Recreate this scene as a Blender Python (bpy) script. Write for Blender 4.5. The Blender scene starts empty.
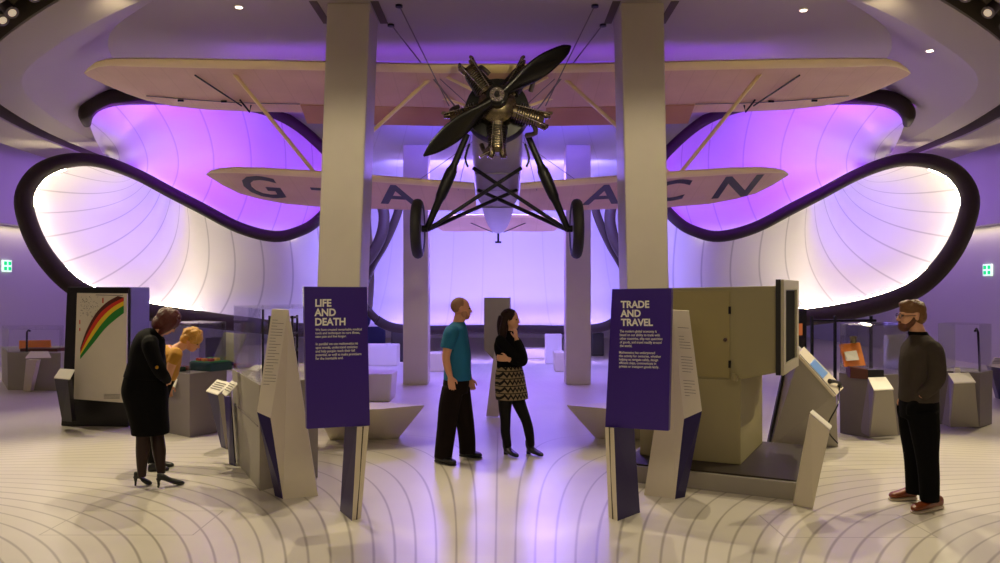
import bpy, bmesh, math, random
from mathutils import Vector, Matrix
random.seed(4)
sc = bpy.context.scene
COL = sc.collection
V = Vector
pi = math.pi
F = 800.0; HOR = 290.0; EYE = 1.85

def P(x, y, Y):
    """point of the place seen at pixel x, y of the photograph and lying Y metres in front of the camera"""
    return V(((x-500)/F*Y, Y, EYE+(HOR-y)/F*Y))
def G(x, y):
    """point on the floor seen at pixel x, y"""
    Y = EYE*F/(y-HOR)
    return V(((x-500)/F*Y, Y, 0))

# ------------------------------------------------------------------ camera
cd = bpy.data.cameras.new('camera'); cam = bpy.data.objects.new('camera', cd); COL.objects.link(cam)
cam.location = (0, 0, EYE); cam.rotation_euler = (pi/2, 0, 0)
cd.sensor_width = 36; cd.lens = 36*F/1000; cd.shift_y = (HOR-281.5)/1000; cd.clip_end = 200
sc.camera = cam
sc.view_settings.view_transform = 'Standard'; sc.view_settings.look = 'None'
sc.view_settings.gamma = 1; sc.view_settings.exposure = 0; sc.view_settings.use_curve_mapping = False

# ------------------------------------------------------------------ materials
def lin(c):
    return tuple((v/255/12.92 if v/255 <= .04045 else ((v/255+.055)/1.055)**2.4) for v in c)
MATS = {}
def mat(name, rgb, rough=.5, metal=0, spec=.5, var=0, scale=8, emit=None, estr=0, bump=0):
    rough = rough
    if name in MATS: return MATS[name]
    m = bpy.data.materials.new(name); m.use_nodes = True
    nt = m.node_tree; b = nt.nodes['Principled BSDF']
    c = lin(rgb)
    b.inputs['Base Color'].default_value = (*c, 1)
    b.inputs['Roughness'].default_value = rough; b.inputs['Metallic'].default_value = metal
    b.inputs['Specular IOR Level'].default_value = spec
    if emit:
        b.inputs['Emission Color'].default_value = (*emit, 1); b.inputs['Emission Strength'].default_value = estr
    if var or bump:
        tc = nt.nodes.new('ShaderNodeTexCoord'); n = nt.nodes.new('ShaderNodeTexNoise')
        n.inputs['Scale'].default_value = scale; n.inputs['Detail'].default_value = 5
        nt.links.new(tc.outputs['Object'], n.inputs['Vector'])
        if var:
            mx = nt.nodes.new('ShaderNodeMix'); mx.data_type = 'RGBA'
            mx.inputs[6].default_value = (*[v*(1-var) for v in c], 1); mx.inputs[7].default_value = (*[min(1, v*(1+var)) for v in c], 1)
            nt.links.new(n.outputs['Fac'], mx.inputs[0]); nt.links.new(mx.outputs[2], b.inputs['Base Color'])
        if bump:
            bp = nt.nodes.new('ShaderNodeBump'); bp.inputs['Strength'].default_value = bump; bp.inputs['Distance'].default_value = .02
            nt.links.new(n.outputs['Fac'], bp.inputs['Height']); nt.links.new(bp.outputs['Normal'], b.inputs['Normal'])
    MATS[name] = m
    return m
def glass_mat():
    m = bpy.data.materials.new('clear_glass'); m.use_nodes = True; nt = m.node_tree; nt.nodes.clear()
    o = nt.nodes.new('ShaderNodeOutputMaterial'); t = nt.nodes.new('ShaderNodeBsdfTransparent'); g = nt.nodes.new('ShaderNodeBsdfGlossy')
    g.inputs['Roughness'].default_value = .02; t.inputs['Color'].default_value = (.985, .99, .988, 1)
    f = nt.nodes.new('ShaderNodeFresnel'); f.inputs['IOR'].default_value = 1.35; x = nt.nodes.new('ShaderNodeMixShader'); k = nt.nodes.new('ShaderNodeMath'); k.operation = 'MULTIPLY'; k.inputs[1].default_value = .55
    nt.links.new(f.outputs[0], k.inputs[0]); nt.links.new(k.outputs[0], x.inputs[0]); nt.links.new(t.outputs[0], x.inputs[1]); nt.links.new(g.outputs[0], x.inputs[2])
    nt.links.new(x.outputs[0], o.inputs[0])
    return m
M_glass = glass_mat()
M_white = mat('white_plaster', (215, 208, 198), .6, var=.03, scale=2)
M_ceil = mat('ceiling_paint', (168, 158, 148), .7, var=.02, scale=1)
M_col = mat('column_concrete', (200, 191, 174), .55, var=.06, scale=3)
M_wall = mat('wall_paint', (205, 200, 205), .7, var=.03, scale=1)
M_dark = mat('black_lacquer', (24, 21, 20), .4, var=.1)
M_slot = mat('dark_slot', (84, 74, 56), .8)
M_rim = mat('black_rim', (56, 46, 39), .6, spec=.25, var=.12, scale=3)
M_grey = mat('grey_plinth', (150, 143, 132), .5, var=.05, scale=3)
M_greyd = mat('dark_grey_plinth', (122, 114, 114), .5, var=.06, scale=3)
M_stone = mat('pale_solid_surface', (214, 203, 180), .45, var=.04, scale=4)
M_purple = mat('purple_lacquer', (58, 30, 130), .3, spec=.5)
M_purpled = mat('dark_purple_lacquer', (34, 20, 80), .3, spec=.4)
M_cream = mat('cream_paint', (152, 142, 104), .5, var=.05, scale=3)
M_creamd = mat('yellowed_paint', (152, 139, 92), .5, var=.06, scale=4)
M_ink = mat('print_ink', (108, 100, 92), .7)
M_textw = mat('white_lettering', (240, 236, 228), .6)
M_black = mat('black_steel', (9, 8, 9), .4, metal=0, spec=.35)
M_chrome = mat('polished_metal', (190, 184, 170), .22, metal=1)
M_steel = mat('worn_steel', (110, 102, 92), .38, metal=1, var=.2, scale=20)
M_fabricw = mat('doped_linen', (222, 188, 158), .6, var=.05, scale=2.5)
M_spar = mat('varnished_leading_edge', (244, 222, 160), .4, var=.08, scale=4)
M_letter = mat('black_registration', (34, 28, 34), .5)
M_belly = mat('grey_doped_fuselage', (150, 140, 138), .45, var=.08, scale=4)
M_tyre = mat('rubber_tyre', (26, 24, 24), .6, bump=.2, scale=60)
M_prop = mat('dark_lacquered_prop', (10, 8, 7), .25, spec=.4)
M_bronze = mat('aged_aluminium', (128, 116, 92), .26, metal=1, var=.5, scale=25)
M_wire = mat('grey_cable', (120, 110, 112), .5)
M_wood = mat('orange_varnished_wood', (232, 132, 44), .35, var=.2, scale=10)  # orange brightened in place of light from the case lamp
M_woodd = mat('dark_red_wood', (86, 34, 22), .4, var=.2, scale=12)
M_paper = mat('paper_label', (232, 226, 214), .6)
M_navy = mat('navy_panel', (24, 26, 96), .5)
M_screen = mat('lit_screen', (30, 60, 90), .3, emit=(.25, .55, .9), estr=.35)
M_led = mat('warm_lamp_glass', (255, 240, 220), .4, emit=(1, .86, .66), estr=9)

# ------------------------------------------------------------------ object helpers
def tag(o, label=None, cat=None, group=None, kind=None):
    if label: o['label'] = label
    if cat: o['category'] = cat
    if group: o['group'] = group
    if kind: o['kind'] = kind
    return o
def empty(name, loc, label=None, cat=None, group=None):
    o = bpy.data.objects.new(name, None); COL.objects.link(o); o.location = loc; o.empty_display_size = .1
    return tag(o, label, cat, group)
def root_of(o):
    w = V((0, 0, 0))
    while o is not None:
        w = w + o.location; o = o.parent
    return w
def link(name, me, m, parent=None, loc=None, smooth=False):
    """mesh given in world coordinates -> object, kept relative to its parent (all parents are unrotated)"""
    o = bpy.data.objects.new(name, me); COL.objects.link(o)
    if m is not None and not me.materials:
        for k in (m if isinstance(m, (list, tuple)) else [m]): me.materials.append(k)
    if parent is not None:
        o.parent = parent; me.transform(Matrix.Translation(-root_of(parent)))
    elif loc is not None:
        o.location = loc; me.transform(Matrix.Translation(-V(loc)))
    if smooth:
        for p in me.polygons: p.use_smooth = True
    return o
def finish(bm, name, m, parent=None, loc=None, smooth=False, bevel=0, fix=True):
    if fix: bmesh.ops.recalc_face_normals(bm, faces=bm.faces)
    if bevel:
        es = [e for e in bm.edges if len(e.link_faces) == 2 and e.calc_face_angle(0) > .5]
        bmesh.ops.bevel(bm, geom=es, offset=bevel, segments=2, affect='EDGES', profile=.6)
    me = bpy.data.meshes.new(name); bm.to_mesh(me); bm.free()
    o = link(name, me, m, parent, loc, smooth)
    if smooth and smooth != 'all':
        try: me.set_sharp_from_angle(angle=math.radians(40))
        except Exception: pass
    return o
def add_poly(bm, pts, mi=0):
    f = bm.faces.new([bm.verts.new(p) for p in pts]); f.material_index = mi; return f
def add_hull8(bm, b, t, mi=0):
    """closed prism from a bottom loop and a top loop of equal length"""
    vb = [bm.verts.new(p) for p in b]; vt = [bm.verts.new(p) for p in t]; n = len(b)
    fs = [bm.faces.new(vb[::-1]), bm.faces.new(vt)]
    for i in range(n):
        fs.append(bm.faces.new((vb[i], vb[(i+1) % n], vt[(i+1) % n], vt[i])))
    for f in fs: f.material_index = mi
    return fs
def frame2(yaw):
    return V((math.cos(yaw), math.sin(yaw), 0)), V((-math.sin(yaw), math.cos(yaw), 0))
def add_box(bm, c, size, yaw=0, mi=0, taper=(1, 1)):
    """box with its base centre at c"""
    u, v = frame2(yaw); w, d, h = size; c = V(c)
    b = [c+u*(sx*w/2)+v*(sy*d/2) for sx, sy in ((-1, -1), (1, -1), (1, 1), (-1, 1))]
    t = [c+u*(sx*w/2*taper[0])+v*(sy*d/2*taper[1])+V((0, 0, h)) for sx, sy in ((-1, -1), (1, -1), (1, 1), (-1, 1))]
    return add_hull8(bm, b, t, mi)
def add_slab(bm, pts, off, mi=0):
    """closed solid: a polygon swept by a vector"""
    off = V(off); return add_hull8(bm, [V(p) for p in pts], [V(p)+off for p in pts], mi)
def box(name, c, size, m, parent=None, yaw=0, bevel=.006, taper=(1, 1), loc=None):
    bm = bmesh.new(); add_box(bm, c, size, yaw, 0, taper); return finish(bm, name, m, parent, loc, bevel=bevel)
def slab(name, pts, off, m, parent=None, bevel=.004, loc=None):
    bm = bmesh.new(); add_slab(bm, pts, off); return finish(bm, name, m, parent, loc, bevel=bevel)
def catmull(pts, n, closed=False):
    """resample a list of vectors (any length tuples) with n steps a span"""
    pts = [tuple(p) for p in pts]; N = len(pts); out = []
    spans = N if closed else N-1
    for i in range(spans):
        if closed: q = [pts[(i+k-1) % N] for k in range(4)]
        else: q = [pts[max(0, i-1)], pts[i], pts[i+1], pts[min(N-1, i+2)]]
        for k in range(n):
            t = k/n
            out.append(tuple(.5*(2*b+(c-a)*t+(2*a-5*b+4*c-d)*t*t+(3*b-a-3*c+d)*t**3) for a, b, c, d in zip(*q)))
    if not closed: out.append(pts[-1])
    return out
def add_tube(bm, pts, radii, n=12, steps=4, closed=False, mi=0, flat=None, cap=True):
    """swept round tube; radii one per point or one number; flat=(scale, axis) squashes the section along axis"""
    if not isinstance(radii, (list, tuple)): radii = [radii]*len(pts)
    if steps > 1:
        q = catmull([(*p, r) for p, r in zip(pts, radii)], steps, closed)
        pts = [V(a[:3]) for a in q]; radii = [max(.0005, a[3]) for a in q]
    pts = [V(p) for p in pts]; N = len(pts); rings = []; up = None
    for i in range(N):
        if closed: d = pts[(i+1) % N]-pts[i-1]
        else: d = pts[min(N-1, i+1)]-pts[max(0, i-1)]
        d.normalize()
        if up is None:
            up = V((0, 0, 1)) if abs(d.z) < .9 else V((0, 1, 0))
        s = d.cross(up)
        if s.length < 1e-5: s = d.orthogonal()
        s.normalize(); up = s.cross(d).normalized()
        ring = []
        for k in range(n):
            a = 2*pi*k/n; o = (s*math.cos(a)+up*math.sin(a))*radii[i]
            if flat: o = o-V(flat[1])*(o.dot(V(flat[1]))*(1-flat[0]))
            ring.append(bm.verts.new(pts[i]+o))
        rings.append(ring)
    fs = []
    R = N if closed else N-1
    for i in range(R):
        a, b = rings[i], rings[(i+1) % N]
        for k in range(n):
            fs.append(bm.faces.new((a[k], a[(k+1) % n], b[(k+1) % n], b[k])))
    if not closed and cap:
        fs.append(bm.faces.new(rings[0][::-1])); fs.append(bm.faces.new(rings[-1]))
    for f in fs: f.material_index = mi
    return fs
def tube(name, pts, r, m, parent=None, n=12, steps=4, closed=False, loc=None, flat=None):
    bm = bmesh.new(); add_tube(bm, pts, r, n, steps, closed, 0, flat); return finish(bm, name, m, parent, loc, smooth=True)
def add_loft(bm, secs, n=24, steps=4, e=2.0, mi=0):
    """closed loft of super-ellipses (centre, half-axis a, half-axis b)"""
    q = catmull([(*c, *a, *b) for c, a, b in secs], steps)
    rings = []
    for r in q:
        c, a, b = V(r[:3]), V(r[3:6]), V(r[6:9]); ring = []
        for k in range(n):
            t = 2*pi*k/n; ct, st = math.cos(t), math.sin(t)
            ring.append(bm.verts.new(c+a*math.copysign(abs(ct)**(2/e), ct)+b*math.copysign(abs(st)**(2/e), st)))
        rings.append(ring)
    for a, b in zip(rings, rings[1:]):
        for k in range(n):
            f = bm.faces.new((a[k], a[(k+1) % n], b[(k+1) % n], b[k])); f.material_index = mi
    bm.faces.new(rings[0][::-1]).material_index = mi; bm.faces.new(rings[-1]).material_index = mi
def add_ball(bm, c, a, b=None, d=None, n=14):
    """ellipsoid with half-axis vectors a, b, d (or one radius)"""
    if not isinstance(a, Vector): a, b, d = V((a, 0, 0)), V((0, a, 0)), V((0, 0, a))
    r = bmesh.ops.create_uvsphere(bm, u_segments=n, v_segments=max(6, n*2//3), radius=1)
    for v in r['verts']:
        p = v.co.copy(); v.co = V(c)+a*p.x+b*p.y+d*p.z
    return r['verts']
def add_disc_cyl(bm, c, axis, r, h, n=24, r2=None, mi=0):
    axis = V(axis).normalized(); s = axis.orthogonal().normalized(); t = axis.cross(s); c = V(c); r2 = r if r2 is None else r2
    add_hull8(bm, [c+(s*math.cos(2*pi*k/n)+t*math.sin(2*pi*k/n))*r for k in range(n)],
              [c+axis*h+(s*math.cos(2*pi*k/n)+t*math.sin(2*pi*k/n))*r2 for k in range(n)], mi)
def remesh(bm, name, m, parent, voxel=.007, smooth=6):
    """union of the shells in bm as one continuous surface"""
    bmesh.ops.recalc_face_normals(bm, faces=bm.faces)
    me = bpy.data.meshes.new(name); bm.to_mesh(me); bm.free()
    t = bpy.data.objects.new('tmp', me); COL.objects.link(t)
    r = t.modifiers.new('r', 'REMESH'); r.mode = 'VOXEL'; r.voxel_size = voxel
    s = t.modifiers.new('s', 'SMOOTH'); s.factor = .5; s.iterations = smooth
    dg = bpy.context.evaluated_depsgraph_get(); dg.update()
    out = bpy.data.meshes.new_from_object(t.evaluated_get(dg))
    bpy.data.objects.remove(t); bpy.data.meshes.remove(me)
    out.name = name; out.materials.clear()
    return link(name, out, m, parent, smooth=True)
def text(name, body, origin, xdir, ydir, size, m, parent, bold=0, line=1.0, lift=.003, thick=.0012, stretch=None, align='LEFT'):
    """flat lettering laid on a surface: origin is the first line's top left; xdir, ydir its axes"""
    cu = bpy.data.curves.new(name, 'FONT'); cu.body = body; cu.size = size; cu.space_line = line; cu.offset = bold*size
    cu.extrude = thick; cu.align_x = align; cu.align_y = 'TOP'; cu.resolution_u = 3
    t = bpy.data.objects.new('tmp', cu); COL.objects.link(t)
    dg = bpy.context.evaluated_depsgraph_get(); dg.update()
    me = bpy.data.meshes.new_from_object(t.evaluated_get(dg)); bpy.data.objects.remove(t)
    me.name = name; me.materials.clear()
    x = V(xdir).normalized(); y = V(ydir).normalized(); z = x.cross(y).normalized(); y = z.cross(x)
    if stretch:
        xs = [v.co.x for v in me.vertices]; ys = [v.co.y for v in me.vertices]
        kx = stretch[0]/(max(xs)-min(xs)); ky = stretch[1]/(max(ys)-min(ys)); x0 = min(xs); y1 = max(ys)
        for v in me.vertices: v.co.x = (v.co.x-x0)*kx; v.co.y = (v.co.y-y1)*ky
    o = V(origin)
    for v in me.vertices:
        c = v.co.copy(); v.co = o+x*c.x+y*c.y+z*(c.z+lift)
    return link(name, me, m, parent)
# ------------------------------------------------------------------ node expressions
class E:
    """tiny expression builder on math nodes"""
    def __init__(s, nt, sock): s.nt = nt; s.k = sock
    def _op(s, op, *o):
        n = s.nt.nodes.new('ShaderNodeMath'); n.operation = op
        for i, v in enumerate((s,)+o):
            if isinstance(v, E): s.nt.links.new(v.k, n.inputs[i])
            else: n.inputs[i].default_value = v
        return E(s.nt, n.outputs[0])
    def __add__(s, o): return s._op('ADD', o)
    def __sub__(s, o): return s._op('SUBTRACT', o)
    def __mul__(s, o): return s._op('MULTIPLY', o)
    def __truediv__(s, o): return s._op('DIVIDE', o)
    def abs(s): return s._op('ABSOLUTE')
    def fract(s): return s._op('FRACT')
    def sqrt(s): return s._op('SQRT')
    def lt(s, o): return s._op('LESS_THAN', o)
    def gt(s, o): return s._op('GREATER_THAN', o)
    def max(s, o): return s._op('MAXIMUM', o)
    def min(s, o): return s._op('MINIMUM', o)
def mix_color(nt, fac, c1, c2):
    mx = nt.nodes.new('ShaderNodeMix'); mx.data_type = 'RGBA'
    nt.links.new(fac.k, mx.inputs[0])
    for i, c in ((6, c1), (7, c2)):
        if isinstance(c, tuple): mx.inputs[i].default_value = (*c, 1)
        else: nt.links.new(c, mx.inputs[i])
    return mx.outputs[2]

def floor_material():
    m = bpy.data.materials.new('streamline_floor'); m.use_nodes = True; nt = m.node_tree; b = nt.nodes['Principled BSDF']
    g = nt.nodes.new('ShaderNodeNewGeometry'); sp = nt.nodes.new('ShaderNodeSeparateXYZ'); nt.links.new(g.outputs['Position'], sp.inputs[0])
    X, Y = E(nt, sp.outputs[0]), E(nt, sp.outputs[1])
    x = (X+.03).abs(); a = (x*-.3+11.2)-Y
    f = x*a; grad = (x*x+a*a).sqrt()
    step = .76
    d = ((f/step).fract()-.5).abs()*-1+.5          # distance to the nearest line, in steps
    d = d*step/(grad.max(.35))                     # ... in metres
    n = nt.nodes.new('ShaderNodeTexNoise'); n.inputs['Scale'].default_value = .9; nt.links.new(g.outputs['Position'], n.inputs['Vector'])
    w = E(nt, n.outputs['Fac'])*.012+.0035
    line = (d/w)*-1+1.35
    line = line.max(0).min(1)
    # access hatches: thin joints around two rectangles
    hatch = None
    for x0, x1, y0, y1 in ((-3.48, -2.32, 6.04, 6.70), (2.13, 3.27, 5.98, 6.58)):
        dx = (X-(x0+x1)/2).abs()-(x1-x0)/2; dy = (Y-(y0+y1)/2).abs()-(y1-y0)/2
        e = dx.max(dy).abs().lt(.006)
        hatch = e if hatch is None else hatch.max(e)
    n2 = nt.nodes.new('ShaderNodeTexNoise'); n2.inputs['Scale'].default_value = 1.3; n2.inputs['Detail'].default_value = 6
    nt.links.new(g.outputs['Position'], n2.inputs['Vector'])
    base = mix_color(nt, E(nt, n2.outputs['Fac']), lin((196, 189, 178)), lin((214, 207, 196)))
    fade = ((grad-.35)*2.2).max(0).min(1)*((Y*-1+10.9)*.6).max(.12).min(1)
    c = mix_color(nt, (line*fade*.58).max(hatch*.5), base, lin((104, 92, 80)))
    nt.links.new(c, b.inputs['Base Color'])
    b.inputs['Roughness'].default_value = .3; b.inputs['Specular IOR Level'].default_value = .55
    return m

# ------------------------------------------------------------------ room shell
def plane(name, pts, m, kind='structure'):
    bm = bmesh.new(); add_poly(bm, [V(p) for p in pts]); o = finish(bm, name, m, fix=False); return tag(o, kind=kind)
def shell_box(name, lo, hi, m):
    bm = bmesh.new(); lo = V(lo); hi = V(hi)
    add_box(bm, ((lo.x+hi.x)/2, (lo.y+hi.y)/2, lo.z), (hi.x-lo.x, hi.y-lo.y, hi.z-lo.z)); return tag(finish(bm, name, m), kind='structure')
WX = 12.0; YB = 31.0; YF = -3.0; CEIL = 5.75; RING = 4.9
shell_box('floor', (-WX-.4, YF-.3, -.2), (WX+.4, YB+.3, 0), floor_material())
for s, nm in ((-1, 'left'), (1, 'right')):
    # lower wall, and an upper bulkhead standing 0.3 m proud of it
    lo, hi = sorted((s*WX, s*(WX+.25)))
    shell_box('wall_'+nm, (lo, YF, 0), (hi, YB, 6.6), M_wall)
    lo, hi = sorted((s*(WX-.3), s*(WX-.001)))
    shell_box('wall_%s_bulkhead' % nm, (lo, YF, 3.42), (hi, YB, 6.0), M_wall)
shell_box('wall_back', (-WX, YB, 0), (WX, YB+.25, 6.6), M_wall)
shell_box('wall_front', (-WX, YF-.25, 0), (WX, YF, 6.6), M_wall)
shell_box('ceiling', (-WX, YF, 6.0), (WX, YB, 6.2), M_ceil)

# oval recess: inner edge of the lowered ring
half = [(0, 7.3), (2.2, 7.62), (3.8, 8.45), (5.85, 10.3), (7.05, 11.8), (7.75, 13.6), (8.3, 16.4), (8.35, 20), (7, 24), (4, 26.4), (0, 27.1)]
oval = catmull(half+[(-x, y) for x, y in half[-2:0:-1]], 8, True)
ON = len(oval)
def offset_oval(d):
    out = []
    for i in range(ON):
        a, b = oval[i-1], oval[(i+1) % ON]; tx, ty = b[0]-a[0], b[1]-a[1]; L = math.hypot(tx, ty)
        out.append((oval[i][0]+ty/L*d, oval[i][1]-tx/L*d))
    return out
def oval_band(name, rows, m, close=False):
    """rows: (outward offset, height)"""
    bm = bmesh.new(); R = []
    for d, z in rows: R.append([bm.verts.new((x, y, z)) for x, y in offset_oval(d)])
    for a, b in zip(R, R[1:]):
        for i in range(ON): bm.faces.new((a[i], a[(i+1) % ON], b[(i+1) % ON], b[i]))
    if close: bm.faces.new(R[0])
    return tag(finish(bm, name, m, smooth=True), kind='structure')
cove = [(-1.15, CEIL)]+[(-1.15*math.cos(t*pi/16), CEIL-(CEIL-RING)*(1-math.cos(t*pi/16))**.85*1) for t in range(1, 8)]+[(0, RING)]
cb = oval_band('ceiling_recess', cove, M_ceil, close=True)
oval_band('ceiling_ring', [(0, RING), (.06, RING-.012), (.55, RING-.012), (.55, RING+.02)], M_ceil)
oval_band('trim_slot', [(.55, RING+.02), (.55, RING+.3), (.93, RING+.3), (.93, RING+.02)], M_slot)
oval_band('ceiling_ring_outer', [(.93, RING+.02), (.93, RING-.012), (2.0, RING-.012), (2.05, RING+.05), (2.05, 6.0)], M_ceil)

# columns: front pair (they widen slightly towards the floor) and a far pair
def loft_column(name, fl, fr, br_top, br_bot, Yf):
    """fl, fr: front edge pixels (top, bottom); br: inner rear edge pixel"""
    bm = bmesh.new()
    zt, zb = CEIL, 0
    yt, ybp = 2.5, 285.0
    def xat(pair, z):
        y = HOR-(z-EYE)*F/Yf; t = (y-yt)/(ybp-yt); return (pair[0]+(pair[1]-pair[0])*t-500)/F*Yf
    rows = []
    for z in (zb, zt):
        a, b = xat(fl, z), xat(fr, z); rows.append([V((a, Yf, z)), V((b, Yf, z)), V((b, Yf+.72, z)), V((a, Yf+.72, z))])
    add_hull8(bm, rows[0], rows[1])
    o = finish(bm, name, M_col, bevel=.025); return tag(o, kind='structure')
loft_column('column_left', (327, 317), (370, 360), 0, 0, 10.85)
loft_column('column_right', (621, 627), (664, 669), 0, 0, 10.85)
for x0, x1, nm in ((403, 428, 'left'), (566, 591, 'right')):
    bm = bmesh.new(); Y = 15.6; a, b = (x0-500)/F*Y, (x1-500)/F*Y
    add_box(bm, ((a+b)/2, Y+.25, 0), (b-a, .5, 5.6)); tag(finish(bm, 'column_rear_'+nm, M_col, bevel=.02), kind='structure')
# thin dark plates stand in for the shaded ceiling slots beside the front columns
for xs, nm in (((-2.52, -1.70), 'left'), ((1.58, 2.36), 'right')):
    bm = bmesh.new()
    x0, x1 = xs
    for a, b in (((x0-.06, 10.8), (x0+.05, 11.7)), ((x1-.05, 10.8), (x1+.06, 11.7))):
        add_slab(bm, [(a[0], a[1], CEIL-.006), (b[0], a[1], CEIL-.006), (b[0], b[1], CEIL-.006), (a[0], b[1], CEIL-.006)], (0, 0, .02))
    tag(finish(bm, 'trim_%s_column_slot_shade' % nm, M_slot), kind='structure')

# ------------------------------------------------------------------ tensile canopy
def membrane_material(name, seams, tint=(232, 228, 226), ink=.5, wid=.045):
    m = bpy.data.materials.new(name); m.use_nodes = True; nt = m.node_tree; b = nt.nodes['Principled BSDF']
    uv = nt.nodes.new('ShaderNodeUVMap'); sp = nt.nodes.new('ShaderNodeSeparateXYZ'); nt.links.new(uv.outputs[0], sp.inputs[0])
    u = E(nt, sp.outputs[0])*seams
    d = ((u+.5).fract()-.5).abs()
    line = (d/wid)*-1+1.0
    c = mix_color(nt, line.max(0)*ink, lin(tint), lin((120, 112, 118)))
    nt.links.new(c, b.inputs['Base Color']); b.inputs['Roughness'].default_value = .75; b.inputs['Specular IOR Level'].default_value = .15
    return m
canopy = empty('fabric_canopy', (0, 17, 0), 'sculpted white stretched fabric canopy with black looping rims, glowing white and purple behind the biplane', 'canopy')
def add_membrane(name, pairs, bulge, m, nt_=14, ns=5, sag=None):
    """surface between paired edge points; each seam line bows by bulge (a vector function of s)"""
    q = catmull([(*a, *b) for a, b in pairs], ns); N = len(q); bm = bmesh.new(); uvl = bm.loops.layers.uv.new('UVMap'); rows = []
    for i, r in enumerate(q):
        a, b = V(r[:3]), V(r[3:]); s = i/(N-1); mid = (a+b)/2+bulge(s)*2; row = []
        for j in range(nt_+1):
            t = j/nt_; row.append((bm.verts.new(a*(1-t)**2+mid*(2*t*(1-t))*.5*1.0+(a+b)/2*(2*t*(1-t))*.5+b*t*t), s, t))
        rows.append(row)
    for a, b in zip(rows, rows[1:]):
        for j in range(nt_):
            q4 = (a[j], b[j], b[j+1], a[j+1]); f = bm.faces.new([v[0] for v in q4]); f.smooth = True
            for l, v in zip(f.loops, q4): l[uvl].uv = (v[1], v[2])
    o = finish(bm, name, m, canopy, fix=False)
    return o
def mx(p, s):
    x, y, Y = p
    return P(x if s < 0 else 994-x, y, Y)
# main looping rim of one side: S-band from the column end, over the left end, along the bottom
S_band = [(340, 196, 18.2), (318, 220, 17.2), (300, 231, 16.9), (275, 236.5, 16.7), (240, 228, 16.5), (200, 207.5, 16.4), (170, 192, 16.4), (140, 176, 16.4), (110, 164, 16.4), (85, 159.5, 16.4), (58, 163, 16.4), (36, 175, 16.4), (24, 198, 16.4)]
Low = [(30, 228, 16.4), (46, 258, 16.4), (72, 285, 16.5), (105, 301, 16.7), (150, 312, 17), (200, 319, 17.3), (250, 325, 17.7), (300, 330, 18.3), (345, 328, 19.3)]
Up = [(340, 196, 18.2), (336, 165, 18.4), (318, 143, 18.3), (292, 122, 17.9), (262, 108, 17.2), (225, 101, 16.2), (180, 98, 15.3), (140, 97, 14.8), (112, 98, 14.6), (94, 104, 14.5), (86, 114, 14.5), (87, 124, 14.8)]
def sxy(x):
    """a point of the S-band at pixel x, by interpolation"""
    for a, b in zip(S_band, S_band[1:]):
        if (a[0]-x)*(b[0]-x) <= 0 and a[0] != b[0]:
            t = (x-a[0])/(b[0]-a[0]); return tuple(u+(v-u)*t for u, v in zip(a, b))
M_mem_low = membrane_material('stretched_fabric_lower', 15)
M_mem_up = membrane_material('stretched_fabric_upper', 9, ink=.4, wid=.03)
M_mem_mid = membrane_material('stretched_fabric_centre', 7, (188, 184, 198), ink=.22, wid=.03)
M_strip = mat('warm_led_strip', (255, 240, 215), .5, emit=(1, .89, .58), estr=54)
M_stripv = mat('violet_led_strip', (200, 180, 255), .5, emit=(.42, .3, 1), estr=120)
M_strips = mat('soft_warm_led_strip', (255, 240, 215), .5, emit=(1, .83, .6), estr=13)
RIMS = []
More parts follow.
